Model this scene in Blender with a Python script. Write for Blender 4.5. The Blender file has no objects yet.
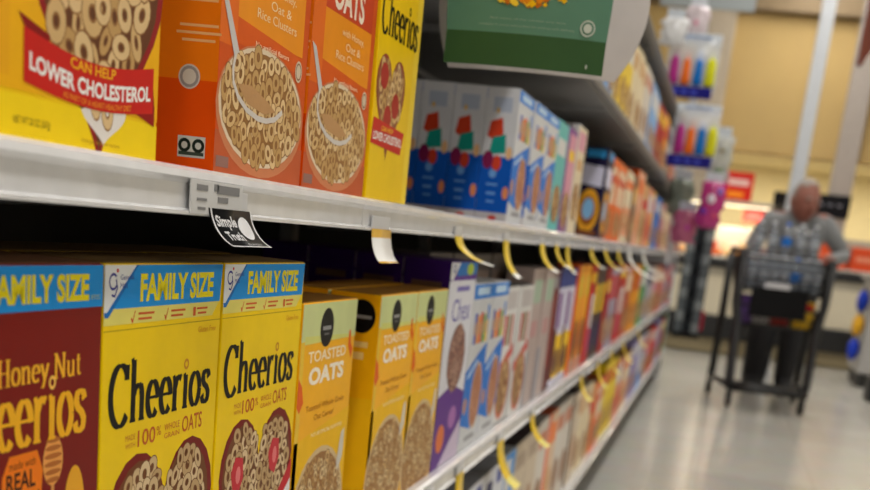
import bpy, bmesh, math, random
from mathutils import Vector, Matrix
random.seed(7)
PI = math.pi
C = bpy.context.scene.collection
F = 1.0            # eye height above the floor

# ------------------------------------------------------------------ materials
MATS = {}
def lin(c):
    return tuple(((v/255)/12.92 if v/255 <= .04045 else ((v/255+.055)/1.055)**2.4) for v in c)
def mat(name, rgb=(200,200,200), rough=.42, metal=0., emit=0., alpha=1., trans=0., noise=.05, scale=30., bump=0., coat=0., spec=.5):
    if name in MATS: return MATS[name]
    m = bpy.data.materials.new(name); m.use_nodes = True
    nt = m.node_tree; b = nt.nodes['Principled BSDF']
    c = lin(rgb)
    b.inputs['Roughness'].default_value = rough
    b.inputs['Metallic'].default_value = metal
    b.inputs['Alpha'].default_value = alpha
    b.inputs['Transmission Weight'].default_value = trans
    b.inputs['Coat Weight'].default_value = coat
    b.inputs['Specular IOR Level'].default_value = spec
    tc = nt.nodes.new('ShaderNodeTexCoord'); ns = nt.nodes.new('ShaderNodeTexNoise')
    ns.inputs['Scale'].default_value = scale; ns.inputs['Detail'].default_value = 3
    nt.links.new(tc.outputs['Object'], ns.inputs['Vector'])
    rp = nt.nodes.new('ShaderNodeValToRGB')
    rp.color_ramp.elements[0].position = .3; rp.color_ramp.elements[1].position = .7
    rp.color_ramp.elements[0].color = (*[v*(1-noise) for v in c], 1)
    rp.color_ramp.elements[1].color = (*[min(1, v*(1+noise)) for v in c], 1)
    nt.links.new(ns.outputs['Fac'], rp.inputs['Fac'])
    nt.links.new(rp.outputs['Color'], b.inputs['Base Color'])
    if bump:
        bp = nt.nodes.new('ShaderNodeBump'); bp.inputs['Strength'].default_value = bump; bp.inputs['Distance'].default_value = .01
        nt.links.new(ns.outputs['Fac'], bp.inputs['Height']); nt.links.new(bp.outputs['Normal'], b.inputs['Normal'])
    if emit:
        b.inputs['Emission Color'].default_value = (*c, 1); b.inputs['Emission Strength'].default_value = emit
    MATS[name] = m
    return m
def ink(rgb, rough=.45):
    return mat('ink_%d_%d_%d' % tuple(rgb), rgb, rough, noise=.03, spec=.1)

white_metal = mat('white_enamel', (214,214,216), .28, coat=.3)
rail_white = mat('rail_plastic', (222,222,224), .22, coat=.5)
grey_metal = mat('grey_shelf_metal', (150,150,152), .45)
back_dark = mat('dark_back_panel', (38,36,34), .7)
kick_dark = mat('kick_black', (26,26,26), .5)
chrome = mat('chrome_wire', (200,200,205), .25, metal=1)
black_metal = mat('black_powder_coat', (20,20,22), .45)
rubber = mat('black_rubber', (15,15,15), .6)
clear = mat('clear_plastic', (235,240,245), .12, alpha=.45)
bottle_plastic = mat('bottle_plastic', (150,158,168), .1, alpha=.45)
water = mat('bottle_water', (140,150,162), .05, alpha=.35)

# ------------------------------------------------------------------ object helpers
def tag(o, label=None, cat=None, group=None, kind=None):
    if label: o['label'] = label
    if cat: o['category'] = cat
    if group: o['group'] = group
    if kind: o['kind'] = kind
    return o
def empty(name, loc, label, cat, group=None, rz=0):
    o = bpy.data.objects.new(name, None); C.objects.link(o)
    o.location = loc; o.rotation_euler = (0, 0, rz); o.empty_display_size = .05
    return tag(o, label, cat, group)
def copy_tree(o, parent=None):
    c = o.copy(); C.objects.link(c); c.parent = parent
    for ch in list(o.children): copy_tree(ch, c)
    return c

class MB:
    """collects shapes for ONE mesh object"""
    def __init__(s): s.bm = bmesh.new(); s.mats = []
    def mi(s, m):
        if m not in s.mats: s.mats.append(m)
        return s.mats.index(m)
    def box(s, c, d, m, bevel=0., rot=None, seg=2):
        t = bmesh.new(); bmesh.ops.create_cube(t, size=1)
        for v in t.verts: v.co = Vector((v.co.x*d[0], v.co.y*d[1], v.co.z*d[2]))
        if bevel: bmesh.ops.bevel(t, geom=t.edges[:], offset=bevel, segments=seg, affect='EDGES', profile=.5)
        M = Matrix.Translation(c) @ (rot.to_4x4() if rot else Matrix.Identity(4))
        s.add(t, M, m); return s
    def add(s, t, M, m, smooth=False):
        k = s.mi(m); mp = {}
        for v in t.verts: mp[v] = s.bm.verts.new(M @ v.co)
        for f in t.faces:
            try: g = s.bm.faces.new([mp[v] for v in f.verts])
            except ValueError: continue
            g.material_index = k; g.smooth = smooth
        t.free()
    def tube(s, pts, r, m, n=8, closed=False, r2=None):
        pts = [Vector(p) for p in pts]; k = s.mi(m); rings = []
        N = len(pts); up = Vector((.13, .21, 1)).normalized()
        for i, p in enumerate(pts):
            a = pts[(i-1) % N] if (closed or i > 0) else p
            b = pts[(i+1) % N] if (closed or i < N-1) else p
            t = (b-a).normalized()
            x = t.cross(up)
            if x.length < 1e-3: x = t.cross(Vector((1, 0, 0)))
            x.normalize(); y = t.cross(x)
            rr = r if r2 is None else r + (r2-r)*i/(N-1)
            rings.append([s.bm.verts.new(p + (x*math.cos(2*PI*j/n) + y*math.sin(2*PI*j/n))*rr) for j in range(n)])
        for i in range(N if closed else N-1):
            A, B = rings[i], rings[(i+1) % N]
            for j in range(n):
                f = s.bm.faces.new([A[j], A[(j+1) % n], B[(j+1) % n], B[j]]); f.material_index = k; f.smooth = True
        if not closed:
            for R_ in (rings[0][::-1], rings[-1]):
                f = s.bm.faces.new(R_); f.material_index = k
        return s
    def lathe(s, prof, m, n=20, M=None):
        k = s.mi(m); M = M or Matrix.Identity(4); rings = []
        for r, z in prof:
            rings.append([s.bm.verts.new(M @ Vector((r*math.cos(2*PI*j/n), r*math.sin(2*PI*j/n), z))) for j in range(n)])
        for A, B in zip(rings, rings[1:]):
            for j in range(n):
                f = s.bm.faces.new([A[j], A[(j+1) % n], B[(j+1) % n], B[j]]); f.material_index = k; f.smooth = True
        for R_ in (rings[0][::-1], rings[-1]):
            try:
                f = s.bm.faces.new(R_); f.material_index = k
            except ValueError: pass
        return s
    def prism(s, prof, y0, y1, m, smooth=False):
        """closed profile in (x,z) swept along y"""
        k = s.mi(m)
        A = [s.bm.verts.new((x, y0, z)) for x, z in prof]; B = [s.bm.verts.new((x, y1, z)) for x, z in prof]
        n = len(prof)
        for j in range(n):
            f = s.bm.faces.new([A[j], A[(j+1) % n], B[(j+1) % n], B[j]]); f.material_index = k; f.smooth = smooth
        for R_ in (A[::-1], B):
            f = s.bm.faces.new(R_); f.material_index = k
        return s
    def quad(s, pts, m):
        f = s.bm.faces.new([s.bm.verts.new(p) for p in pts]); f.material_index = s.mi(m); return s
    def build(s, name, parent=None, loc=(0, 0, 0), rz=0, smooth=None):
        bmesh.ops.recalc_face_normals(s.bm, faces=s.bm.faces[:])
        me = bpy.data.meshes.new(name); s.bm.to_mesh(me); s.bm.free()
        for m in s.mats: me.materials.append(m)
        o = bpy.data.objects.new(name, me); C.objects.link(o)
        o.location = loc; o.rotation_euler = (0, 0, rz); o.parent = parent
        return o

# ------------------------------------------------------------------ flat printing on carton faces
TXT = {}
def text_geo(s, bold):
    key = (s, bold)
    if key in TXT: return TXT[key]
    cu = bpy.data.curves.new('t', 'FONT'); cu.body = s; cu.size = 1; cu.offset = bold; cu.resolution_u = 3
    o = bpy.data.objects.new('t', cu); C.objects.link(o)
    dg = bpy.context.evaluated_depsgraph_get()
    me = bpy.data.meshes.new_from_object(o.evaluated_get(dg))
    vs = [(v.co.x, v.co.y) for v in me.vertices]; fs = [tuple(p.vertices) for p in me.polygons]
    bpy.data.objects.remove(o); bpy.data.curves.remove(cu); bpy.data.meshes.remove(me)
    TXT[key] = (vs, fs); return TXT[key]

# thick-and-thin serif alphabet as pen strokes: x-height 1
def arc(cx, cy, rx, ry, a0, a1, n=22):
    return [(cx+rx*math.cos(math.radians(a0+(a1-a0)*i/n)), cy+ry*math.sin(math.radians(a0+(a1-a0)*i/n))) for i in range(n+1)]
SER = {
 'C': (1.15, [arc(.62, .78, .5, .84, 50, 318), [(.97, 1.62), (.97, 1.2)]]),
 'H': (1.15, [[(.25, 0), (.25, 1.55)], [(.9, 0), (.9, 1.55)], [(.25, .8), (.9, .8)], [(.05, 0), (.45, 0)], [(.05, 1.55), (.45, 1.55)], [(.7, 0), (1.1, 0)], [(.7, 1.55), (1.1, 1.55)]]),
 'N': (1.2, [[(.2, 0), (.2, 1.55)], [(.2, 1.55), (.95, 0)], [(.95, 0), (.95, 1.55)], [(.02, 0), (.38, 0)], [(.0, 1.55), (.2, 1.55)], [(.77, 1.55), (1.13, 1.55)]]),
 'h': (.92, [[(.2, 0), (.2, 1.72)], [(.2, .72), (.32, .92), (.5, 1.0), (.64, .92), (.7, .7), (.7, 0)], [(.04, 0), (.36, 0)], [(.54, 0), (.86, 0)], [(.05, 1.66), (.2, 1.72)]]),
 'n': (.92, [[(.2, 0), (.2, 1.0)], [(.2, .72), (.32, .92), (.5, 1.0), (.64, .92), (.7, .7), (.7, 0)], [(.04, 0), (.36, 0)], [(.54, 0), (.86, 0)], [(.05, .95), (.2, 1.)]]),
 'u': (.92, [[(.2, 1), (.2, .3), (.28, .08), (.42, 0), (.58, .08), (.68, .28)], [(.68, 1), (.68, 0)], [(.05, 1), (.2, 1)], [(.55, 1), (.68, 1)], [(.68, 0), (.84, 0)]]),
 'e': (.8, [arc(.42, .5, .3, .5, 0, 318), [(.13, .55), (.72, .55)]]),
 'r': (.68, [[(.2, 0), (.2, 1.0)], [(.2, .68), (.32, .92), (.48, 1.0), (.6, .92)], [(.04, 0), (.38, 0)], [(.05, .95), (.2, 1.)]]),
 'i': (.46, [[(.22, 0), (.22, 1.0)], [(.05, 0), (.39, 0)], [(.07, .95), (.22, 1.)]]),
 'o': (.84, [arc(.42, .5, .31, .5, 0, 360)]),
 's': (.68, [[(.56, .78), (.5, .94), (.34, 1.0), (.18, .93), (.13, .76), (.22, .6), (.42, .46), (.54, .3), (.5, .1), (.33, 0), (.16, .06), (.09, .24)]]),
 't': (.6, [[(.26, 1.35), (.26, .25), (.34, .04), (.54, .08)], [(.06, 1), (.5, 1)]]),
 'y': (.82, [[(.12, 1), (.42, .05)], [(.72, 1), (.42, .05), (.28, -.38), (.1, -.42)], [(.0, 1), (.26, 1)], [(.6, 1), (.82, 1)]]),
 ' ': (.45, []),
}
class Art:
    def __init__(s, kind, w, h, dep):
        s.k, s.w, s.h, s.d = kind, w, h, dep
        s.v, s.f, s.fm, s.mats = [], [], [], []
        s.warp = None; s.n = 0
    def mi(s, m):
        if m not in s.mats: s.mats.append(m)
        return s.mats.index(m)
    def P(s, a, b, L):
        if s.warp: a, b = s.warp(a, b)
        e = .00008 + L*.00004
        if s.k == 'front': return (s.d/2+e, a-s.w/2, b)
        if s.k == 'side': return (-s.d/2+a, -s.w/2-e, b)
        if s.k == 'top': return (-s.d/2+b, a-s.w/2, s.h+e)
    def poly(s, pts, rgb, L=1):
        i0 = len(s.v); s.v += [s.P(a, b, L) for a, b in pts]
        s.f.append(tuple(range(i0, i0+len(pts)))); s.fm.append(s.mi(ink(rgb)))
    def rect(s, a0, a1, b0, b1, rgb, L=1): s.poly([(a0, b0), (a1, b0), (a1, b1), (a0, b1)], rgb, L)
    def ell(s, a, b, ra, rb, rgb, L=1, n=28): s.poly([(a+ra*math.cos(2*PI*i/n), b+rb*math.sin(2*PI*i/n)) for i in range(n)], rgb, L)
    def ring(s, a, b, ra, rb, t, rgb, L=1, rot=0, n=14):
        i0 = len(s.v); c, q = math.cos(rot), math.sin(rot)
        for i in range(n):
            x, y = math.cos(2*PI*i/n), math.sin(2*PI*i/n)
            for k in (1, t):
                X, Y = ra*k*x, rb*k*y
                s.v.append(s.P(a+X*c-Y*q, b+X*q+Y*c, L))
        for i in range(n):
            j = (i+1) % n
            s.f.append((i0+2*i, i0+2*j, i0+2*j+1, i0+2*i+1)); s.fm.append(s.mi(ink(rgb)))
    def band(s, pts, thick, rgb, L=1, closed=False):
        """constant-width ribbon"""
        s.stroke(pts, lambda tx, ty: thick/2, rgb, L, closed)
    def stroke(s, pts, wf, rgb, L, closed=False):
        s.n += 1; L += (s.n % 24)*.02
        n = len(pts); i0 = len(s.v)
        for i, (x, y) in enumerate(pts):
            a = pts[(i-1) % n] if (closed or i) else pts[0]
            b = pts[(i+1) % n] if (closed or i < n-1) else pts[-1]
            tx, ty = b[0]-a[0], b[1]-a[1]; l = math.hypot(tx, ty) or 1; tx /= l; ty /= l
            w = wf(tx, ty)
            s.v.append(s.P(x-ty*w, y+tx*w, L)); s.v.append(s.P(x+ty*w, y-tx*w, L))
        for i in range(n if closed else n-1):
            j = (i+1) % n
            s.f.append((i0+2*i, i0+2*j, i0+2*j+1, i0+2*i+1)); s.fm.append(s.mi(ink(rgb)))
    def text(s, t, a0, a1, b0, b1, rgb, L=3, bold=.0, slope=0.):
        vs, fs = text_geo(t, bold)
        x0 = min(v[0] for v in vs); x1 = max(v[0] for v in vs); y0 = min(v[1] for v in vs); y1 = max(v[1] for v in vs)
        i0 = len(s.v)
        for x, y in vs:
            u = (x-x0)/(x1-x0)
            s.v.append(s.P(a0+u*(a1-a0), b0+(y-y0)/(y1-y0)*(b1-b0)+slope*u, L))
        k = s.mi(ink(rgb))
        for f in fs: s.f.append(tuple(i0+i for i in f)); s.fm.append(k)
    def serif(s, t, a0, a1, b0, xh, rgb, L=3, thick=.24, thin=.08, hoop=None):
        tot = sum(SER[c][0] for c in t); sx = (a1-a0)/tot; cur = 0
        for c in t:
            wd, paths = SER[c]
            for p in paths:
                q = []
                for (x, y), (x2, y2) in zip(p, p[1:]):
                    for k in range(3): q.append((x+(x2-x)*k/3, y+(y2-y)*k/3))
                q.append(p[-1])
                pts = [(a0+(cur+x)*sx, b0+y*xh) for x, y in q]
                s.stroke(pts, lambda tx, ty: (thin*xh*abs(tx) + thick*sx*abs(ty))/2, rgb, L)
            if c == 'i': s.ring(a0+(cur+.22)*sx, b0+1.33*xh, .17*sx, .17*xh, .5, hoop or rgb, L+1)
            cur += wd
    def cereal(s, inside, bbox, n, size, L=3, tones=((214,178,122), (196,156,98), (224,192,140)), dark=(150,104,60)):
        a0, a1, b0, b1 = bbox; k = 0; tries = 0; pts = []
        while k < n and tries < n*30:
            tries += 1
            a, b = random.uniform(a0, a1), random.uniform(b0, b1)
            if not inside(a, b): continue
            if any((a-p)**2+(b-q)**2 < (size*1.15)**2 for p, q in pts): continue
            pts.append((a, b)); k += 1
            r = size*random.uniform(.85, 1.15); asp = random.uniform(.55, 1); rot = random.uniform(0, PI)
            Lk = L+k*.06
            s.ring(a, b, r*1.1, r*asp*1.1, .25, dark, Lk, rot)
            s.ring(a, b, r, r*asp, .42, random.choice(tones), Lk+.03, rot)
    def build(s, name, parent):
        me = bpy.data.meshes.new(name); me.from_pydata(s.v, [], s.f)
        for m in s.mats: me.materials.append(m)
        me.polygons.foreach_set('material_index', s.fm); me.update()
        o = bpy.data.objects.new(name, me); C.objects.link(o); o.parent = parent
        return o

class Letters:
    """each word or line of print becomes a part of its own"""
    def __init__(s, kind, w, h, dep, o=None): s.a = (kind, w, h, dep); s.jobs = []; s.warp = None
    def text(s, *k, **q): s.jobs.append(('lettering', 'text', k, q, s.warp))
    def rect(s, *k, **q): s.jobs.append(('lettering', 'rect', k, q, s.warp))
    def serif(s, *k, **q): s.jobs.append(('wordmark', 'serif', k, q, s.warp))
    def build(s, name, parent):
        for nm, fn, k, q, wp in s.jobs:
            A = Art(*s.a); A.warp = wp; getattr(A, fn)(*k, **q); A.build(nm, parent)

def heart(ca, cb, ra, rb, n=40):
    out = []
    for i in range(n):
        t = 2*PI*i/n
        out.append((ca+ra*math.sin(t)**3, cb+rb*(13*math.cos(t)-5*math.cos(2*t)-2*math.cos(3*t)-math.cos(4*t))/15))
    return out
def in_poly(P):
    def f(x, y):
        c = False
        for i in range(len(P)):
            (x1, y1), (x2, y2) = P[i], P[i-1]
            if (y1 > y) != (y2 > y) and x < (x2-x1)*(y-y1)/(y2-y1)+x1: c = not c
        return c
    return f
def shrink(P, k):
    cx = sum(p[0] for p in P)/len(P); cy = sum(p[1] for p in P)/len(P)
    return [(cx+(x-cx)*k, cy+(y-cy)*k) for x, y in P]

# ------------------------------------------------------------------ cartons
def carton(w, h, dep, rgb, top=None, name='cereal_box'):
    """body of a folding carton: bevelled walls plus the two overlapping closure flaps"""
    b = MB()
    m = ink(rgb, .38); tm = ink(top or tuple(int(v*.6) for v in rgb), .6)  # most flap colours are darkened: shade under the shelf above painted in
    b.box((0, 0, h/2), (dep, w, h), m, bevel=.0012)
    o = b.build(name)
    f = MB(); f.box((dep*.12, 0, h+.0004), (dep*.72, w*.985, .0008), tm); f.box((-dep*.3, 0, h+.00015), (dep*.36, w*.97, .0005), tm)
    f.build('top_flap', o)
    return o

def d_yellow_heart(w=.205, h=.31, dep=.07):
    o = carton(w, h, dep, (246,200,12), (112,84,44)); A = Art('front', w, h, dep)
    A.rect(0, w, 0, .022, (250,214,20), .5); A.rect(.0, w, .024, h, (244,180,14), .4); A.rect(0, .018, .03, h, (240,172,20), .6)
    H = heart(.122, .080, .078, .072); A.poly(shrink(H, 1.1), (150,28,30), 1); A.poly(H, (104,60,34), 1.5)
    A.poly(shrink(heart(.128, .02, .03, .015), 1), (232,226,220), 1.8)
    A.cereal(in_poly(shrink(H, .93)), (.05, .2, .015, .15), 62, .0118, 2)
    n = 24
    S = lambda a: .0225-.016*math.sin((a-.03)/.17*PI*.9)
    up = [(.032+.165*i/n, 0) for i in range(n+1)]
    tv = lambda a: .055-.0125*math.sin(min(1, (a-.03)/.165)*PI*.55)+.0095*max(0, (a-.11)/.085)
    top = [(a, .0565-.008*math.sin((a-.032)/.165*PI)) for a, _ in up]
    bot = [(a, .029-.006*math.sin((a-.032)/.165*PI)) for a, _ in up]
    A.poly([(.150, .031), (.2, .021), (.2, .032), (.197, .045), (.15, .04)], (150,20,18), 7.5)
    A.poly([(.026, .063), (.032, .057), (.06, .047), (.06, .056)], (140,20,18), 7.5)
    A.poly(top+bot[::-1], (206,34,26), 8)
    A.build('front_print', o)
    T = Letters('front', w, h, dep)
    T.warp = lambda a, b: (a, b-.0068*math.sin((a-.032)/.165*PI))
    T.text('CAN HELP', .084, .142, .0486, .0545, (246,180,30), 10, .02)
    T.text('LOWER CHOLESTEROL', .038, .193, .0365, .0458, (246,244,240), 10, .035)
    T.text('AS PART OF A HEART HEALTHY DIET', .076, .165, .0312, .0345, (240,150,40), 10, .01)
    T.warp = None
    T.text('NET WT 20 OZ (567g)', .022, .062, .006, .011, (120,90,20), 3, .0)
    T.text('Enlarged to show texture', .10, .15, .003, .006, (190,140,20), 3)
    T.build('lettering', o)
    return o

def d_yellow_slim(w=.178, h=.31, dep=.06):
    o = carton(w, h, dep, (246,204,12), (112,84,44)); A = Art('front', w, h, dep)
    H = heart(.066, .103, .056, .050); A.poly(shrink(H, 1.1), (150,60,40), 1); A.poly(H, (150,100,70), 1.5)
    A.cereal(in_poly(shrink(H, .9)), (.01, .125, .05, .16), 45, .009, 2)
    for a, b in ((.035, .125), (.09, .1), (.06, .085)): A.ell(a, b, .016, .013, (176,48,40), 6)
    A.poly([(.0, .056), (.13, .052), (.14, .076), (.005, .082)], (206,44,34), 8)
    A.rect(.155, w, .0, h, (248,214,60), 1)
    A.build('front_print', o)
    T = Letters('front', w, h, dep)
    T.serif('Cheerios', .004, .165, .166, .026, (20,16,14), 4)
    T.text('CAN HELP', .04, .09, .071, .076, (246,190,50), 10, .02)
    T.text('LOWER CHOLESTEROL', .008, .132, .060, .069, (240,236,230), 10, .03)
    T.build('lettering', o)
    return o

def d_orange(w=.205, h=.31, dep=.065):
    o = carton(w, h, dep, (214,84,24), (200,80,30)); A = Art('front', w, h, dep)
    A.rect(0, w, 0, .03, (196,92,52), .5)
    A.rect(.0, .035, .09, h, (232,110,30), .6)
    A.rect(.035, .19, .104, .215, (240,148,24), 1); A.poly([(.035, .112), (.19, .103), (.19, .09), (.035, .094)], (222,92,20), 1.5)
    A.rect(.035, .19, .155, .19, (206,70,34), 1.4)
    A.ell(.1, .05, .102, .049, (208,130,88), 2); A.ell(.1, .053, .097, .0445, (226,206,176), 2.5); A.ell(.1, .053, .092, .041, (158,112,62), 3)
    A.cereal(lambda a, b: ((a-.1)/.089)**2+((b-.053)/.039)**2 < 1, (.0, .2, .01, .1), 80, .0088, 3.2)
    A.poly([(.002, .122), (.014, .119), (.040, .088), (.030, .084)], (206,200,196), 10)
    A.band([(.034, .088), (.029, .076), (.031, .066), (.042, .057), (.062, .0495), (.088, .0455), (.108, .0455), (.128, .0485), (.146, .056)], .0042, (214,206,198), 10.4)
    A.poly([(.040, .066), (.062, .054), (.1, .050), (.13, .054), (.11, .060), (.07, .068)], (196,150,100), 9.6)
    A.ell(.182, .092, .009, .0085, (214,196,170), 6); A.ring(.182, .092, .0075, .007, .8, (150,110,80), 7)
    A.rect(.004, .03, .004, .012, (150,110,100), 4)
    A.build('front_print', o)
    T = Letters('front', w, h, dep)
    T.text('OATS', .056, .158, .158, .186, (244,226,206), 4, .03)
    T.text('with Honey,', .09, .165, .138, .146, (248,216,170), 4); T.text('Oat &', .105, .155, .128, .135, (248,216,170), 4); T.text('Rice Clusters', .075, .170, .118, .125, (248,216,170), 4)
    T.text('No artificial flavors', .075, .155, .097, .101, (250,226,190), 4)
    T.build('lettering', o)
    S = Art('side', w, h, dep)
    S.rect(0, dep, 0, .062, (226,78,6), 1); S.rect(0, dep, .062, h, (240,122,14), 1)
    S.ell(.043, .064, .0085, .0085, (206,196,186), 3); S.ring(.043, .064, .0075, .0075, .72, (150,140,140), 4)
    for i, (b, l) in enumerate([(.098, .03), (.093, .035), (.088, .026), (.12, .03), (.115, .028), (.135, .03), (.14, .026)]): S.rect(.049-l/2, .049+l/2, b, b+.0018, (240,180,120), 3)
    S.rect(.036, .058, .008, .023, (196,196,190), 3); S.ring(.0415, .0165, .005, .005, .5, (30,40,34), 4); S.ring(.0525, .0165, .005, .005, .5, (30,40,34), 4); S.rect(.037, .057, .0095, .012, (60,70,60), 4)
    S.build('side_print', o)
    return o

def checkmark(A, a, b, s, rgb, L): A.poly([(a, b+.4*s), (a+.25*s, b+.35*s), (a+.4*s, b+.15*s), (a+.85*s, b+s), (a+s, b+s), (a+.45*s, b-.1*s), (a+.3*s, b-.1*s)], rgb, L)

def d_honey(w=.205, h=.31, dep=.07):
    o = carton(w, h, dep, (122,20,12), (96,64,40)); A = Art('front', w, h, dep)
    A.poly([(0, 0), (w, 0), (w, .12), (.1, .17), (0, .15)], (186,66,30), .5)
    A.rect(0, w, .2835, h-.001, (26,146,226), 1)
    A.poly([(.082, .155), (.127, .155), (.131, .188), (.124, .2015), (.092, .2015), (.084, .19)], (240,124,20), 2)
    # wooden dipper
    A.ell(.1435, .192, .0125, .0155, (232,160,80), 2)
    for i in range(6): A.ell(.1435, .180+.005*i, .0115-.001*abs(i-2.5), .0017, (180,104,44), 3, 16)
    A.rect(.1415, .1455, .12, .178, (214,146,76), 1.8)
    H = heart(.11, .07, .085, .07); A.poly(shrink(H, 1.06), (90,20,12), 1); A.poly(H, (120,70,30), 1.2)
    A.cereal(in_poly(shrink(H, .95)), (.02, .2, 0, .13), 80, .0095, 2)
    A.ell(.172, .155, .014, .03, (236,170,40), 1.7)
    A.build('front_print', o)
    T = Letters('front', w, h, dep)
    T.text('FAMILY SIZE', .068, .186, .2875, .304, (240,224,20), 4, .04)
    T.text('NET WT 18.8 OZ', .189, .201, .288, .291, (200,216,160), 4)
    T.serif('Honey Nut', .078, .178, .2425, .0095, (242,178,44), 4, .22, .09, (242,178,44))
    T.serif('Cheerios', .024, .186, .2065, .0255, (242,178,30), 4, .26, .08, (250,196,90))
    T.text('made with', .092, .122, .193, .198, (120,50,10), 4, .0)
    T.text('REAL', .0885, .122, .180, .191, (60,24,10), 4, .02)
    T.text('HONEY', .087, .127, .166, .177, (60,24,10), 4, .02)
    T.build('lettering', o)
    return o

def d_cheerios(w=.205, h=.31, dep=.07, berries=False):
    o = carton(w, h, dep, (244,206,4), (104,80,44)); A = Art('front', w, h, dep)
    A.rect(0, w, .2665, .2672, (190,160,20), 1)
    A.poly([(.186, .2705), (.2, .281), (.0, .281), (0, .2705)], (226,214,110), .9)
    A.poly([(.0, .281), (w-.004, .281), (w-.001, h-.001), (.0, h-.001)], (26,146,226), 1)
    A.poly([(0, .277), (.005, .277), (.047, h-.001), (0, h-.001)], (226,228,228), 2)
    A.poly([(.0015, .2755), (.0068, .2755), (.0505, h-.001), (.047, h-.001), (.0045, .279), (0, .279)], (20,110,190), 2.2)
    A.band(arc(.0125, .2985, .0055, .0048, 40, 330, 14), .0016, (40,40,140), 4); A.band([(.0165, .3), (.0185, .2945), (.015, .289), (.0105, .290)], .0016, (40,40,140), 4)
    A.ell(.0185, .3055, .0017, .0013, (210,40,40), 4, 12)
    for a in (.04, .095): checkmark(A, a, .2715, .0075, (206,60,30), 4); A.rect(a+.012, a+.038, .276, .2775, (206,90,40), 4); A.rect(a+.012, a+.034, .2725, .274, (206,90,40), 4)
    A.rect(.148, .153, .2715, .278, (206,90,40), 4); A.rect(.155, .176, .276, .2775, (206,90,40), 4); A.rect(.157, .174, .2725, .274, (206,90,40), 4)
    H = heart(.108, .108, .088, .082); A.poly(shrink(H, 1.09), (120,26,22), 1); A.poly(H, (112,66,34), 1.5)
    A.cereal(in_poly(shrink(H, .94)), (.02, .2, .01, .19), 120, .0088, 2, ((206,178,134), (190,158,112), (218,192,150)), (120,78,44))
    if berries:
        for a, b in ((.055, .13), (.15, .135), (.1, .085), (.07, .06)):
            A.poly([(a-.016, b+.004), (a-.006, b+.017), (a+.012, b+.014), (a+.015, b-.004), (a+.004, b-.018), (a-.01, b-.012)], (200,50,60), 11); A.ell(a+.002, b, .006, .008, (226,120,120), 11.5, 12)
        A.poly([(.12, .06), (w, .125), (w, .06), (.15, .03)], (196,32,44), 12); A.poly([(.145, .07), (w, .105), (w, .092), (.15, .06)], (230,226,226), 12.5)
    A.build('front_print', o)
    T = Letters('front', w, h, dep)
    T.text('FAMILY SIZE', .054, .186, .2845, .3035, (240,224,20), 4, .04)
    T.text('General', .023, .043, .2995, .303, (60,70,150), 4); T.text('Mills', .023, .034, .294, .2975, (60,70,150), 4)
    T.text('Gluten Free', .160, .195, .2585, .263, (220,150,30), 4)
    T.serif('Cheerios', .010, .190, .2035, .0245, (18,14,14), 4, .26, .085, (206,140,40))
    T.text('100', .058, .088, .1835, .1955, (196,96,40), 4, .01); T.text('%', .09, .098, .1875, .1945, (196,96,40), 4)
    T.text('MADE', .038, .054, .190, .194, (206,130,50), 4); T.text('WITH', .038, .054, .1845, .188, (206,130,50), 4)
    T.text('WHOLE', .104, .132, .1895, .1945, (206,110,50), 4); T.text('GRAIN', .104, .132, .1835, .1875, (206,110,50), 4)
    T.text('OATS', .137, .176, .1840, .1965, (196,96,40), 4, .01)
    T.build('lettering', o)
    return o

def d_oats(w=.19, h=.272, dep=.062):
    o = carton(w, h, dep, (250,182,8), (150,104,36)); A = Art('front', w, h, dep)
    A.rect(0, w, .232, h-.001, (206,214,150), 1)
    A.rect(0, .012, 0, .235, (240,196,60), 1.1)
    A.poly([(.012, .232), (w-.004, .232), (w-.004, .235), (.012, .24)], (214,214,120), 1.2)
    A.poly([(0, .02), (w, .02), (w, .155), (0, .135)], (244,190,10), 1.1)
    A.ell(.082, .246, .023, .0195, (14,14,16), 3); A.rect(.068, .096, .2435, .2475, (150,150,150), 4); A.rect(.074, .09, .2385, .2405, (110,110,110), 4)
    A.poly([(.165, .238), (.172, .24), (.176, .225), (.185, .218), (.18, .208), (.166, .222)], (232,100,20), 3)
    A.poly([(0, .2), (.012, .192), (.02, .175), (.008, .165), (0, .172)], (232,100,20), 3)
    A.ell(.095, .04, .098, .082, (214,186,140), 2); A.ell(.095, .04, .092, .076, (160,112,60), 3)
    A.cereal(lambda a, b: ((a-.095)/.088)**2+((b-.04)/.072)**2 < 1, (.0, .19, .004, .12), 110, .0072, 3.2, ((214,176,118), (190,146,88), (226,198,148)), (110,66,30))
    A.poly([(.166, .128), (.178, .132), (.178, .1), (.162, .085), (.156, .095)], (214,208,196), 12)
    A.build('front_print', o)
    T = Letters('front', w, h, dep)
    T.text('TOASTED', .026, .158, .213, .2245, (252,232,196), 4, .02)
    T.text('OATS', .032, .155, .190, .208, (252,240,220), 4, .045)
    T.text('Toasted Whole Grain', .03, .165, .164, .170, (170,90,10), 4); T.text('Oat Cereal', .06, .128, .153, .159, (170,90,10), 4)
    T.text('NO ARTIFICIAL FLAVORS', .055, .165, .136, .140, (250,236,200), 4)
    T.build('lettering', o)
    S = Art('side', w, h, dep)
    S.ell(.040, .246, .017, .0195, (14,14,16), 3); S.rect(.028, .052, .2435, .2475, (150,150,150), 4)
    S.rect(.02, .05, .21, .2165, (250,214,130), 3); S.rect(.024, .046, .196, .204, (250,214,130), 3); S.rect(0, dep, .0, .15, (246,190,20), 1)
    S.build('side_print', o)
    return o

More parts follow.
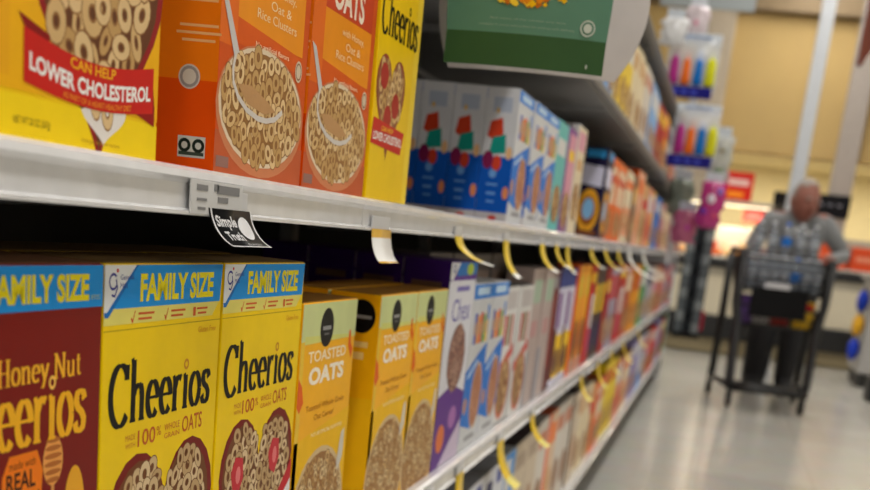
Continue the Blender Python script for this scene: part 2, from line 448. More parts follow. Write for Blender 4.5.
def d_purple(w=.205, h=.31, dep=.07):
    o = carton(w, h, dep, (62,22,112), (60,30,90)); A = Art('front', w, h, dep)
    A.rect(0, w, .105, .283, (220,220,228), 1); A.rect(0, w, .283, h, (96,50,150), 1)
    A.poly([(.05, .289), (w, .291), (w, h-.001), (.05, h-.001)], (30,120,200), 1.5); A.ell(.15, .299, .028, .009, (190,214,60), 2); A.poly([(0, .286), (.02, .283), (.07, h-.001), (0, h-.001)], (226,228,232), 3)
    A.ring(.025, .3, .011, .006, .6, (60,60,150), 4)
    A.poly([(0, 0), (w, 0), (w, .105), (.1, .125), (0, .112)], (96,44,140), 1.4); A.poly([(.05, 0), (w, 0), (w, .06), (.12, .03)], (206,190,214), 1.7); A.ell(.13, .07, .03, .018, (170,110,180), 2); A.ell(.05, .045, .03, .022, (226,120,60), 3)
    A.ell(.11, .165, .065, .052, (110,74,66), 3)
    A.cereal(lambda a, b: ((a-.11)/.06)**2+((b-.165)/.047)**2 < 1, (.04, .18, .11, .22), 50, .0085, 3.2, ((176,130,110), (150,104,90), (190,150,130)), (90,50,50))
    A.build('front_print', o)
    T = Letters('front', w, h, dep)
    T.text('Chex', .04, .18, .222, .256, (96,90,170), 4, .0); T.rect(.06, .16, .2665, .274, (120,110,180), 4)
    T.build('lettering', o)
    S = Art('side', w, h, dep)
    S.rect(0, dep, .0, h-.002, (56,20,104), 1); S.rect(.012, dep-.012, .27, .28, (110,84,70), 2)
    S.build('side_print', o)
    return o

def d_blue_white(w=.175, h=.272, dep=.06, hb=None):
    o = carton(w, h, dep, (206,208,212), (190,192,196)); A = Art('front', w, h, dep)
    k = h/.272
    A.rect(0, w, .248*k, h-.001, (40,126,214), 1); A.rect(.03, w-.03, .254*k, .266*k, (190,216,240), 2)
    for i, c in enumerate(((70,90,180), (230,150,40), (226,80,50), (60,160,90), (240,200,60))):
        A.rect(.03+.026*i, .052+.026*i, .175*k, .225*k-.004*(i % 2), c, 2); A.ell(.041+.026*i, .2*k, .008, .012, (196,150,100), 3, 12)
    A.rect(.142, .16, .21*k, .236*k, (40,126,214), 3)
    A.poly([(0, .045*k), (.09, .03*k), (w, .05*k), (w, .172*k), (.1, .158*k), (0, .132*k)], (36,118,210), 2); A.poly([(.02, .118*k), (.1, .143*k), (.1, .15*k), (.02, .125*k)], (190,214,240), 2.5)
    A.ell(.115, .085*k, .050, .057*k, (206,176,150), 3); A.ell(.115, .085*k, .045, .053*k, (176,116,84), 4)
    A.cereal(lambda a, b: ((a-.115)/.04)**2+((b-.085*k)/.048)**2 < 1, (.06, .16, .03, .14), 22, .008, 4.2, ((206,150,116), (190,130,96)), (140,80,60))
    A.ell(.022, .075*k, .016, .014, (190,140,110), 5)
    A.rect(.05, .14, .012, .02, (150,150,156), 3)
    A.build('front_print', o)
    S = Art('side', w, h, dep)
    S.rect(0, dep, h*.49, h, (204,204,208), 1); S.rect(0, dep, .014, h*.49, (16,84,180), 1); S.rect(0, dep, 0, .014, (196,190,190), 1)
    S.rect(dep*.22, dep*.8, h*.82, h*.93, (170,178,196), 2)
    S.poly([(dep*.12, h*.64), (dep*.2, h*.75), (dep*.55, h*.78), (dep*.62, h*.66), (dep*.4, h*.6)], (196,62,34), 3)
    S.poly([(dep*.22, h*.5), (dep*.3, h*.63), (dep*.7, h*.66), (dep*.75, h*.52)], (24,142,128), 4)
    S.ell(dep*.22, h*.46, dep*.17, h*.07, (124,30,76), 5, 14); S.ell(dep*.5, h*.44, dep*.15, h*.06, (206,66,44), 4, 14); S.ell(dep*.38, h*.83, dep*.05, h*.02, (220,170,60), 5, 10)
    S.ell(dep*.85, h*.52, dep*.1, h*.05, (226,180,130), 4, 10); S.ell(dep*.88, h*.22, dep*.1, h*.05, (226,140,90), 4, 10)
    S.ell(dep*.42, h*.36, dep*.12, h*.035, (110,160,220), 4, 10); S.rect(dep*.25, dep*.6, h*.27, h*.285, (110,160,220), 4); S.rect(dep*.28, dep*.56, h*.2, h*.22, (110,160,220), 4); S.rect(dep*.3, dep*.55, h*.14, h*.155, (110,160,220), 4)
    S.ell(dep*.55, h*.025, dep*.14, h*.02, (200,70,60), 4, 10)
    S.build('side_print', o)
    return o

def d_navy(w=.2, h=.25, dep=.078):
    o = carton(w, h, dep, (24,22,60), (60,70,110)); 
    for k, W in (('side', dep), ('front', w)):
        S = Art(k, w, h, dep)
        S.rect(0, W, 0, h-.002, (28,24,58), 1); S.rect(W*.2, W*.9, h*.9, h*.985, (50,140,200), 2); S.poly([(W*.1, h*.6), (W*.9, h*.57), (W*.92, h*.8), (W*.12, h*.82)], (206,204,226), 3)
        S.ell(W*.48, h*.3, W*.42, h*.25, (226,160,40), 2); S.ell(W*.48, h*.3, W*.3, h*.17, (150,84,30), 3); S.ell(W*.48, h*.32, W*.22, h*.12, (130,180,220), 4)
        S.rect(W*.1, W*.9, h*.02, h*.08, (120,70,40), 3)
        S.build(k+'_print', o)
    return o

def generic(base, els, w=.19, h=.28, dep=.06, side=None, name='cereal_box'):
    """els in unit face coordinates: ('r',a0,a1,b0,b1,rgb) ('e',a,b,ra,rb,rgb) ('c',a,b,ra,rb) cereal cluster"""
    o = carton(w, h, dep, side or base, None, name); A = Art('front', w, h, dep)
    A.rect(.001, w-.001, .001, h-.001, base, .5)
    L = 1
    for e in els:
        if e[0] == 'r': A.rect(e[1]*w, e[2]*w, e[3]*h, e[4]*h, e[5], L)
        elif e[0] == 'p': A.poly([(a*w, b*h) for a, b in e[1]], e[2], L)
        elif e[0] == 'e': A.ell(e[1]*w, e[2]*h, e[3]*w, e[4]*h, e[5], L, 20)
        elif e[0] == 'c':
            _, ca, cb, ra, rb = e; A.ell(ca*w, cb*h, ra*w, rb*h, (140,92,52), L, 20)
            A.cereal(lambda a, b: ((a/w-ca)/ra)**2+((b/h-cb)/rb)**2 < .8, ((ca-ra)*w, (ca+ra)*w, (cb-rb)*h, (cb+rb)*h), 16, .01, L+.2)
        L += .7
    A.build('front_print', o)
    return o

PROTO = {}
def put(key, maker, Y0, z, label, group=None, xf=-.385, cat='cereal box', rz=0, name=None):
    """place one carton with its near front corner at Y0 and its front at xf"""
    if key not in PROTO:
        o = maker(); PROTO[key] = o
        bb = [Vector(c) for c in o.bound_box]; o['_'] = 0; del o['_']
        PROTO[key+'#'] = (max(c.x for c in bb), max(c.y for c in bb))
    else: o = copy_tree(PROTO[key])
    hx, hy = PROTO[key+'#']
    o.location = (xf-hx-.0005, Y0+hy+.001, z+F+.0005); o.rotation_euler = (0, 0, rz)
    for k in ('group',):
        if k in o: del o[k]
    return tag(o, label, cat, group)

# ================================================================== THE SETTING
def tile_floor():
    m = bpy.data.materials.new('polished_floor_tile'); m.use_nodes = True; nt = m.node_tree; b = nt.nodes['Principled BSDF']
    tc = nt.nodes.new('ShaderNodeTexCoord'); br = nt.nodes.new('ShaderNodeTexBrick')
    br.offset = 0; br.inputs['Scale'].default_value = 1.; br.inputs['Brick Width'].default_value = .6; br.inputs['Row Height'].default_value = .6
    br.inputs['Mortar Size'].default_value = .0012; br.inputs['Color1'].default_value = (*lin((200,197,188)), 1); br.inputs['Color2'].default_value = (*lin((188,185,177)), 1)
    br.inputs['Mortar'].default_value = (*lin((150,145,135)), 1)
    ns = nt.nodes.new('ShaderNodeTexNoise'); ns.inputs['Scale'].default_value = 9; ns.inputs['Detail'].default_value = 5
    mx = nt.nodes.new('ShaderNodeMix'); mx.data_type = 'RGBA'; mx.blend_type = 'MULTIPLY'; mx.inputs[0].default_value = .25
    nt.links.new(tc.outputs['Object'], br.inputs['Vector']); nt.links.new(tc.outputs['Object'], ns.inputs['Vector'])
    nt.links.new(br.outputs['Color'], mx.inputs[6]); nt.links.new(ns.outputs['Color'], mx.inputs[7]); nt.links.new(mx.outputs[2], b.inputs['Base Color'])
    b.inputs['Roughness'].default_value = .22; b.inputs['Specular IOR Level'].default_value = .6
    return m
def setting(name, c, d, m, **k):
    b = MB(); b.box((0, 0, 0), d, m); o = b.build(name, loc=c); o['kind'] = 'structure'; return o
setting('floor', (0, 7, -.05), (18, 26, .1), tile_floor())
ceil_m = mat('ceiling_paint', (196,188,170), .8)
yellow_m = mat('yellow_wall_paint', (184,155,98), .75, scale=3, noise=.04)
setting('ceiling', (0, 7, 4.6), (18, 26, .1), ceil_m)
setting('wall_back', (0, -5.95, 2.3), (18, .1, 4.5), mat('rear_wall_paint', (200,195,185), .8))
setting('wall_left', (-8.95, 7, 2.3), (.1, 25.8, 4.5), mat('side_wall_paint', (200,192,175), .8))
setting('wall_right', (8.95, 7, 2.3), (.1, 25.8, 4.5), MATS['side_wall_paint'])
# far end: yellow header wall over a lit recess with a darker band on top
b = MB(); b.box((0, 0, 0), (17.6, .3, 1.42), yellow_m); o = b.build('wall_front', loc=(0, 15.85, 2.2+.70)); o['kind'] = 'structure'
b = MB(); b.box((0, 0, 0), (17.6, .45, .22), mat('brown_cornice', (122,102,72), .6)); o = b.build('trim_1', loc=(0, 15.8, 3.73)); o['kind'] = 'structure'
b = MB(); b.box((0, 0, 0), (17.6, .3, .68), mat('tan_header', (196,150,84), .7)); o = b.build('trim_2', loc=(0, 15.85, 4.19)); o['kind'] = 'structure'
b = MB(); b.box((0, 0, 0), (17.6, .1, 4.5), mat('pale_yellow_wall', (238,224,180), .7)); o = b.build('wall_recess', loc=(0, 18.0, 2.27)); o['kind'] = 'structure'
b = MB(); b.box((0, 0, 0), (17.6, 2.0, .05), mat('recess_soffit_paint', (236,222,180), .7)); o = b.build('trim_3', loc=(0, 16.95, 2.215)); o['kind'] = 'structure'

# ================================================================== THE SHELVING RUN
LIP = -.370; BACK = -.86
Y_END = 10.0
secs = [(-1.105, .115), (.115, 1.335)] + [(1.335+1.22*i, 1.335+1.22*(i+1)) for i in range(8)]
ORD = ['first', 'second', 'third', 'fourth', 'fifth', 'sixth', 'seventh', 'eighth', 'ninth', 'tenth']
def shelf(y0, y1, ztop, label, group):
    L = y1-y0-.003
    t = empty('store_shelf', (LIP, (y0+y1)/2, ztop+F), label, 'shelf', group)
    d = MB(); d.box((-.235, 0, -.014), (.44, L, .02), white_metal if ztop < .3 else mat('high_deck_shaded', (128,126,124), .5), bevel=.002)  # high decks greyer than the white ones: underside shade put into the colour
    d.box((-.44, 0, -.02), (.02, L, .03), grey_metal); d.build('deck', t)
    r = MB()
    prof = [(-.02, -.004), (-.018, .0), (-.004, .0005), (0, -.002), (.0015, -.0065), (-.0005, -.0085), (-.002, -.0105), (-.002, -.027), (.0015, -.0285), (.0015, -.031), (-.014, -.031), (-.014, -.025), (-.02, -.02)]
    if ztop > .3:       # the high shelves carry a narrow bare edge instead of a ticket rail
        r.prism([(x, z*.55) for x, z in prof], -L/2, L/2, mat('bare_shelf_edge', (150,148,146), .4)); r.build('shelf_edge', t)
    else:
        r.prism(prof, -L/2, L/2, rail_white); r.build('price_rail', t)
    for s in (-1, 1):
        k = MB(); yb = s*(L/2-.006)
        k.prism([(-.45, -.025), (-.02, -.025), (-.03, -.032), (-.3, -.04), (-.45, -.05)], yb-.0015, yb+.0015, grey_metal); k.build('bracket', t)
    return t
levels = [(.720, 'uppermost'), (.385, 'high'), (.021, 'eye level'), (-.3555, 'middle'), (-.745, 'bottom')]
WHERE = {.720: 'near the top of the run', .385: 'above the carton row', .021: 'level with the camera', -.3555: 'holding the family size cartons', -.745: 'just above the floor'}
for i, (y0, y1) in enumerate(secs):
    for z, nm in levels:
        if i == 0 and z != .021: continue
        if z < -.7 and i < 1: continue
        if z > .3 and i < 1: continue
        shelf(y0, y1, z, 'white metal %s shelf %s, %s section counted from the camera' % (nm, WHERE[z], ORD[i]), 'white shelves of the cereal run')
fr = empty('shelving_frame', (BACK, 5.0, 0), 'upright steel frame and dark back panels carrying the cereal shelves', 'shelving')
b = MB(); b.box((-.03, 0, .98), (.03, 12.2, 1.92), back_dark); b.build('back_panel', fr)
b = MB(); b.box((.18, 0, .06), (.36, 12.1, .12), kick_dark, bevel=.004); b.build('kick_plate', fr)
for y0, y1 in secs:
    b = MB(); b.box((-.0, y1-5.0, .98), (.028, .03, 1.95), grey_metal)
    for k in range(24): b.box((.0145, y1-5.0, .1+k*.075), (.001, .006, .03), kick_dark)
    b.build('upright', fr)
b = MB(); b.box((.235, 6.12, .6), (.47, .02, 1.2), white_metal, bevel=.003); b.build('end_panel', fr)

# ================================================================== CARTONS, EYE LEVEL SHELF
S1 = .0215
put('yh', d_yellow_heart, .648, S1, 'yellow carton with red LOWER CHOLESTEROL banner, at upper left on the top row')
put('or', d_orange, .956, S1, 'orange cereal carton showing its side panel and recycling mark beside the yellow box', 'orange oat cereal cartons')
put('or', d_orange, 1.168, S1, 'orange cereal carton between its twin and the slim yellow carton', 'orange oat cereal cartons')
put('ys', d_yellow_slim, 1.387, S1, 'slim yellow heart bowl carton right of the orange cartons on the eye level shelf')
bwm = lambda: d_blue_white(.17, .218, .0565)
for k in range(4):
    put('bw', bwm, 2.332, S1, ['front blue and white carton of the row seen side-on left of the teal box', 'second blue and white carton in the side-on row, behind the front one', 'third blue and white carton back in the side-on row', 'rearmost blue and white carton, half hidden by the slim yellow box'][k], 'blue and white cartons seen side-on', xf=-.389-k*.0575)
put('bw', bwm, 2.505, S1, 'blue and white carton facing the aisle, right of the side-on row', 'blue and white cartons facing the aisle')
put('bw', bwm, 2.68, S1, 'blue and white carton facing the aisle, left of the teal carton', 'blue and white cartons facing the aisle')

W, G_, N_ = (214,212,210), (150,150,155), (30,34,80)
TEAL, PUR, PINK, CRM, ORG, RED, YEL, GRN, BRN, BLU, TAN, NAV, MAR = (90,186,184), (120,50,140), (214,150,170), (222,206,176), (232,104,30), (196,36,34), (240,196,30), (70,150,84), (110,66,40), (50,120,206), (206,160,110), (34,36,90), (100,26,34)
def E_(b, *els, side=None, w=.19, h=.28, dep=.06): return lambda: generic(b, els, w, h, dep, side)
def bowl(a=.55, b=.25, ra=.38, rb=.18): return ('c', a, b, ra, rb)
D = {
 'teal carton with a white logo': (E_(TEAL, ('r', .1, .9, .7, .85, W), bowl(), w=.175, h=.222), .178),
 'purple edged pink carton': (E_(PUR, ('r', .25, 1, .35, .95, PINK), ('r', .35, .9, .7, .8, YEL), bowl(.6, .22), w=.175, h=.225), .178),
 'pale pink and cream carton': (E_(CRM, ('r', .1, .9, .78, .95, PINK), ('r', .2, .8, .6, .7, TAN), bowl(.5, .3), w=.175, h=.245, side=W), .18),
 'whitish carton with grey print': (E_(W, ('r', .15, .85, .75, .9, G_), ('e', .5, .4, .3, .2, TAN), w=.175, h=.25), .18),
 'orange carton with cream panel': (E_(ORG, ('r', .3, .95, .45, .9, CRM), ('r', .35, .9, .7, .8, RED), bowl(.6, .22), w=.19, h=.262, side=ORG), .195),
 'cream carton with orange bowl': (E_(CRM, ('e', .5, .3, .4, .22, ORG), bowl(.5, .3, .3, .14), ('r', .1, .9, .75, .88, ORG), w=.19, h=.262, side=(206,130,80)), .195),
 'brown and gold carton': (E_(BRN, ('r', .2, .9, .6, .85, (220,170,80)), bowl(), w=.19, h=.262), .195),
 'tan carton with red stripe': (E_(TAN, ('r', 0, 1, .6, .75, RED), bowl(.5, .3), w=.19, h=.27), .195),
 'bright blue carton': (E_(BLU, ('r', .1, .9, .7, .9, W), bowl(), w=.19, h=.265), .195),
 'dusty pink carton': (E_((196,128,132), ('r', .1, .9, .7, .9, CRM), bowl(), w=.19, h=.25), .195),
 'salmon and white carton': (E_((220,140,110), ('r', .1, .9, .6, .9, W), ('e', .5, .3, .3, .2, RED), w=.19, h=.27), .195),
 'yellow and red carton': (E_(YEL, ('r', .1, .9, .65, .85, RED), bowl(), w=.19, h=.27), .195),
 'white carton with orange bowl': (E_((222,220,218), ('r', .08, .92, .84, .97, (196,190,190)), ('r', .2, .36, .58, .8, RED), ('r', .42, .58, .58, .8, (120,130,80)), ('r', .66, .8, .56, .8, (190,100,90)), ('p', [(0, .42), (1, .58), (1, .5), (0, .35)], (206,60,50)), ('e', .55, .26, .45, .24, (196,110,84)), bowl(.55, .26, .38, .2), w=.17, h=.262), .173),
 'tall blush carton with grey lettering': (E_((186,168,164), ('r', .15, .85, .75, .92, (170,190,170)), ('r', .2, .8, .5, .62, (196,150,150)), ('r', 0, .3, .0, .4, (150,150,160)), w=.17, h=.295), .175),
 'tall dark maroon carton': (E_(MAR, ('r', .3, .7, .2, .8, (150,60,50)), ('r', .2, .8, .85, .95, G_), w=.11, h=.29), .115),
 'white and yellow carton with navy top': (E_((206,204,222), ('r', 0, 1, .84, 1, (44,60,130)), ('r', .1, .5, .5, .8, (120,70,140)), ('r', .3, 1, .06, .44, YEL), ('r', 0, .3, .06, .5, MAR), ('e', .6, .2, .3, .12, BRN), w=.18, h=.292, side=MAR), .19),
 'bright orange and yellow carton': (E_((240,170,30), ('r', 0, .3, 0, 1, (236,96,20)), ('r', .4, .9, .7, .9, (220,196,60)), ('e', .6, .3, .3, .2, BRN), ('r', .3, 1, 0, .12, (190,150,130)), w=.18, h=.3, side=(236,96,20)), .19),
 'red carton with white panel': (E_((190,30,30), ('r', .45, .95, .35, .7, W), ('e', .5, .22, .35, .15, (190,60,90)), ('r', .1, .9, .82, .92, YEL), w=.18, h=.3, side=RED), .19),
 'dark brown carton with yellow patch': (E_((70,50,44), ('r', .3, .9, .5, .82, YEL), ('e', .5, .25, .35, .18, NAV), w=.18, h=.29), .19),
 'grey lilac carton': (E_((160,150,170), ('r', .1, .9, .6, .9, RED), bowl(), w=.18, h=.29), .19),
 'crimson carton with gold lettering': (E_((170,24,34), ('r', .1, .9, .7, .85, (226,180,60)), bowl(), w=.18, h=.29), .19),
 'golden yellow carton': (E_((242,176,26), ('r', 0, .25, 0, 1, ORG), ('r', .35, .9, .6, .85, RED), bowl(), w=.18, h=.295), .19),
 'leaf green carton': (E_((84,150,88), ('r', .1, .9, .65, .9, W), bowl(), w=.18, h=.29), .19),
 'silver grey carton': (E_((170,170,178), ('r', .1, .9, .65, .9, NAV), bowl(), w=.18, h=.28), .19),
 'beige carton with pink stripe': (E_((196,170,150), ('r', 0, 1, .5, .65, PINK), bowl(), w=.18, h=.28), .19),
 'terracotta carton': (E_((186,90,60), ('r', .1, .9, .65, .9, CRM), bowl(), w=.18, h=.285), .19),
 'pale grey carton with blue corner': (E_((206,208,214), ('r', 0, 1, 0, .3, (90,150,220)), ('r', .2, .8, .6, .8, (150,160,180)), w=.19, h=.29), .195),
 'light blue carton': (E_((120,170,224), ('r', .1, .9, .65, .9, W), bowl(), w=.19, h=.29), .195),
 'sunny yellow carton': (E_((240,206,60), ('r', .1, .9, .65, .85, W), bowl(), w=.19, h=.29), .195),
 'cream carton with tan bowl': (E_((230,214,180), ('r', .1, .9, .7, .9, TAN), bowl(), w=.19, h=.29), .195),
 'deep red carton': (E_((176,30,36), ('r', .1, .9, .7, .9, YEL), bowl(), w=.19, h=.28), .195),
 'beige bran carton': (E_((206,190,168), ('r', .12, .9, .78, .9, (170,150,130)), ('e', .5, .35, .35, .2, (176,140,110)), w=.2, h=.3, side=(60,34,34)), .205),
 'white carton with brown bowl': (E_((214,206,196), ('r', .1, .9, .75, .9, (196,120,90)), ('e', .5, .3, .36, .18, (150,110,80)), w=.19, h=.3), .195),
 'orange carton with pale front': (E_((222,190,160), ('r', 0, .22, 0, 1, (236,96,30)), ('r', .3, .9, .7, .9, (236,120,40)), ('e', .6, .3, .3, .18, TAN), w=.19, h=.3, side=(236,96,30)), .195),
 'bold yellow snack carton': (E_((236,206,40), ('r', .1, .9, .7, .9, RED), bowl(), w=.19, h=.3), .195),
 'lavender carton': (E_((150,140,190), ('r', .1, .9, .7, .9, W), bowl(), w=.19, h=.3), .195),
 'scarlet carton': (E_((206,44,44), ('r', .1, .9, .7, .9, W), bowl(), w=.19, h=.28), .195),
}
CNT = {2: ['nearer of two', 'farther of two'], 3: ['nearest of three', 'middle one of three', 'farthest of three'], 1: ['']}
def run(seq, y, z, shelfname, xf=-.385, ymax=11.05, zs=1.):
    """seq of (design, facings) laid along the shelf"""
    names = [s[0] for s in seq]
    for i, (nm, n) in enumerate(seq):
        mk, st = D[nm]
        prev = names[i-1] if i else None
        for k in range(n):
            if y+st > ymax: return y
            pos = CNT[n][k]
            lab = nm + (', ' + pos if pos else '') + ', ' + shelfname
            if pos == '' and names.count(nm) > 1: lab += ' next to the ' + prev.split(' carton')[0] + ' one'
            put(nm, mk, y, z, lab, nm.split(' with')[0] + 's on the ' + shelfname if n > 1 else None, xf + random.uniform(-.006, .0)).scale.z = zs
            y += st
    return y
run([('teal carton with a white logo', 1), ('purple edged pink carton', 1), ('pale pink and cream carton', 1)], 2.862, S1, 'eye level shelf')
put('nv', d_navy, 4.0, S1, 'dark navy carton with white logo and gold bowl, turned side-on in the eye level row')
put('whitish carton with grey print', D['whitish carton with grey print'][0], 3.62, S1, 'whitish carton with grey print set back beside the navy carton', xf=-.455)
run([('orange carton with cream panel', 3), ('cream carton with orange bowl', 2), ('brown and gold carton', 1), ('orange carton with pale front', 2), ('tan carton with red stripe', 2),
     ('salmon and white carton', 2), ('yellow and red carton', 1), ('bright blue carton', 3), ('dusty pink carton', 3), ('cream carton with tan bowl', 2), ('terracotta carton', 2), ('pale pink and cream carton', 2), ('beige carton with pink stripe', 2), ('scarlet carton', 2), ('silver grey carton', 2), ('bright orange and yellow carton', 2), ('grey lilac carton', 2)], 4.21, S1, 'eye level shelf', zs=.94)

# ================================================================== CARTONS, MIDDLE SHELF
S2 = -.355
put('hn', d_honey, .576, S2, 'dark red honey nut carton with blue FAMILY SIZE band, at the left edge')
put('ch', d_cheerios, .783, S2, 'yellow carton with blue FAMILY SIZE band beside the dark red one', 'yellow family size cartons')
put('chb', lambda: d_cheerios(berries=True), .992, S2, 'yellow FAMILY SIZE carton with berries in its heart bowl, left of the toasted oats')
put('ot', d_oats, 1.203, S2, 'toasted oats carton nearest the camera, right of the yellow FAMILY SIZE cartons', 'toasted oats cartons')
put('ot', d_oats, 1.497, S2, 'toasted oats carton in the middle, showing its plain yellow side', 'toasted oats cartons')
put('ot', d_oats, 1.69, S2, 'toasted oats carton farthest along, left of the purple and white carton', 'toasted oats cartons')
put('pu', d_purple, 1.885, S2, 'purple and white carton right of the toasted oats cartons')
for k in range(3):
    put('pu', d_purple, 1.885, S2, ['purple carton directly behind the purple and white front one', 'purple carton third in its file, in the shelf shadow', 'rearmost purple carton deep on the middle shelf'][k], 'purple cartons standing in a file', xf=-.385-.073*(k+1))
put('hn', d_honey, .576, S2, 'dark red carton hidden behind the front honey nut one, only its top showing', xf=-.458)
put('ch', d_cheerios, .783, S2, 'yellow carton behind the left FAMILY SIZE one, only its top edge showing', xf=-.458)
put('chb', None, .992, S2, 'yellow carton behind the berry FAMILY SIZE one, only its top edge showing', xf=-.458)
for k in range(2): put('ot', d_oats, 1.203, S2, ['oats carton behind the nearest toasted oats one, top flap showing', 'oats carton third in file behind the nearest toasted oats one'][k], 'oats cartons waiting in file', xf=-.451-.065*k)
put('ot', d_oats, 1.497, S2, 'oats carton behind the middle toasted oats one, top flap showing', 'oats cartons waiting in file', xf=-.451)
put('ot', d_oats, 1.69, S2, 'oats carton behind the farthest toasted oats one, top flap showing', 'oats cartons waiting in file', xf=-.451)
bw2 = lambda: d_blue_white(.172, .275, .06)
put('bw2', bw2, 2.094, S2, 'white carton with blue top band next to the purple and white carton', 'white cartons with blue top bands')
put('bw2', bw2, 2.268, S2, 'white carton with blue top band, farther of the pair', 'white cartons with blue top bands')
y = run([('white carton with orange bowl', 2), ('tall blush carton with grey lettering', 2), ('tall dark maroon carton', 1), ('white and yellow carton with navy top', 2), ('bright orange and yellow carton', 2), ('red carton with white panel', 1),
     ('dark brown carton with yellow patch', 2), ('crimson carton with gold lettering', 1), ('grey lilac carton', 2), ('red carton with white panel', 2), ('terracotta carton', 2), ('golden yellow carton', 3), ('leaf green carton', 3), ('silver grey carton', 3), ('beige carton with pink stripe', 3), ('terracotta carton', 3), ('dusty pink carton', 3), ('grey lilac carton', 3), ('scarlet carton', 3)], 2.445, S2, 'middle shelf')
grey_tall = E_((120,112,112), ('r', .1, .9, .7, .9, (150,130,120)), w=.18, h=.315)
for k in range(4):
    put('gt', grey_tall, 2.12+.2*k, S2, 'taupe carton standing behind the row, %s of four above the blue-topped cartons' % ['nearest', 'second', 'third', 'farthest'][k], 'taupe cartons in the back row', xf=-.47)

# ================================================================== CARTONS, BOTTOM SHELF
S3 = -.7445
rwb = E_((210,212,220), ('p', [(0, .55), (1, .75), (1, .62), (0, .42)], (206,40,50)), ('r', .1, .4, .8, .92, NAV), ('r', .6, .85, .86, .96, (40,60,150)), ('e', .5, .2, .4, .14, (206,160,110)), w=.235, h=.298, side=(206,206,212))
def rwb_top():
    o = rwb(); A = Art('top', .235, .298, .06)
    A.rect(.001, .234, .001, .059, (206,206,212), 16); A.rect(0.005, .23, .048, .056, (196,40,48), 17); A.rect(.02, .06, .02, .04, NAV, 17); A.rect(.15, .2, .02, .04, (40,70,150), 17)
    A.build('top_print', o); return o
for k in range(4):
    put('rwb', rwb_top, 1.72+.24*k, S3, 'white carton with red slash on the bottom shelf, %s of four' % ['nearest', 'second', 'third', 'farthest'][k], 'white and red cartons on the bottom shelf')
put('blw', E_((60,140,210), ('r', .1, .6, .7, .95, W), ('e', .6, .4, .3, .2, (190,210,230)), w=.14, h=.3, side=(206,210,216)), 2.685, S3, 'small blue and white carton on the bottom shelf beside the beige bran one')
run([('beige bran carton', 2), ('white carton with brown bowl', 1), ('orange carton with pale front', 1), ('white carton with brown bowl', 2), ('beige bran carton', 1), ('cream carton with tan bowl', 2), ('tan carton with red stripe', 1), ('orange carton with cream panel', 2), ('bold yellow snack carton', 3), ('salmon and white carton', 2),
     ('cream carton with orange bowl', 3), ('lavender carton', 3), ('pale grey carton with blue corner', 2), ('grey lilac carton', 2), ('beige carton with pink stripe', 2), ('scarlet carton', 3), ('dusty pink carton', 2), ('lavender carton', 2), ('deep red carton', 3), ('leaf green carton', 2)], 2.84, S3, 'bottom shelf')

# ================================================================== CARTONS, HIGH SHELF
S4 = .3855
run([('pale grey carton with blue corner', 3), ('light blue carton', 1), ('pale grey carton with blue corner', 2), ('light blue carton', 2), ('sunny yellow carton', 3), ('cream carton with tan bowl', 3), ('white carton with brown bowl', 2), ('light blue carton', 3), ('deep red carton', 3),
     ('golden yellow carton', 2), ('silver grey carton', 3), ('scarlet carton', 2), ('lavender carton', 3), ('teal carton with a white logo', 3), ('beige carton with pink stripe', 3)], 2.3, S4, 'high shelf', zs=.84)

# ================================================================== PRICE TAGS
def strip_tag(name, y, w, out, drop, cols, label, group=None, z0=-.008, parts=None, yshift=0., curl=1.):
    """a shelf tag: curved card hanging from the rail and bowing out into the aisle"""
    t = empty(name, (LIP+.002, y, z0+F), label, 'price tag', group)
    n = 10; b = MB(); i0 = []
    def pt(u, v, e=0):
        th = u*1.25*curl
        x = out*(1-math.cos(th))/(1-math.cos(1.25*curl)); z = -drop*math.sin(th)/math.sin(1.25*curl)
        return Vector((x+.001+e, (v)*w+yshift*u, z))
    vs = [[b.bm.verts.new(pt(i/n, v)) for v in (0, 1)] for i in range(n+1)]
    vb = [[b.bm.verts.new(pt(i/n, v, -.0006)) for v in (0, 1)] for i in range(n+1)]
    def colat(u):
        for lim, c in cols:
            if u <= lim: return ink(c, .3)
        return ink(cols[-1][1], .3)
    for i in range(n):
        for A, f in ((vs, 1), (vb, 0)):
            q = [A[i][0], A[i][1], A[i+1][1], A[i+1][0]]
            g = b.bm.faces.new(q if f else q[::-1]); g.material_index = b.mi(colat((i+.5)/n)); g.smooth = True
        for s in (0, 1):
            g = b.bm.faces.new([vs[i][s], vs[i+1][s], vb[i+1][s], vb[i][s]]); g.material_index = b.mi(colat((i+.5)/n))
    b.build('card', t)
    c = MB(); c.box((-.001, w/2, .006), (.002, w*.9, .014), ink((206,206,208), .3), bevel=.0005); c.build('label_holder', t)
    if parts: parts(t, pt)
    return t
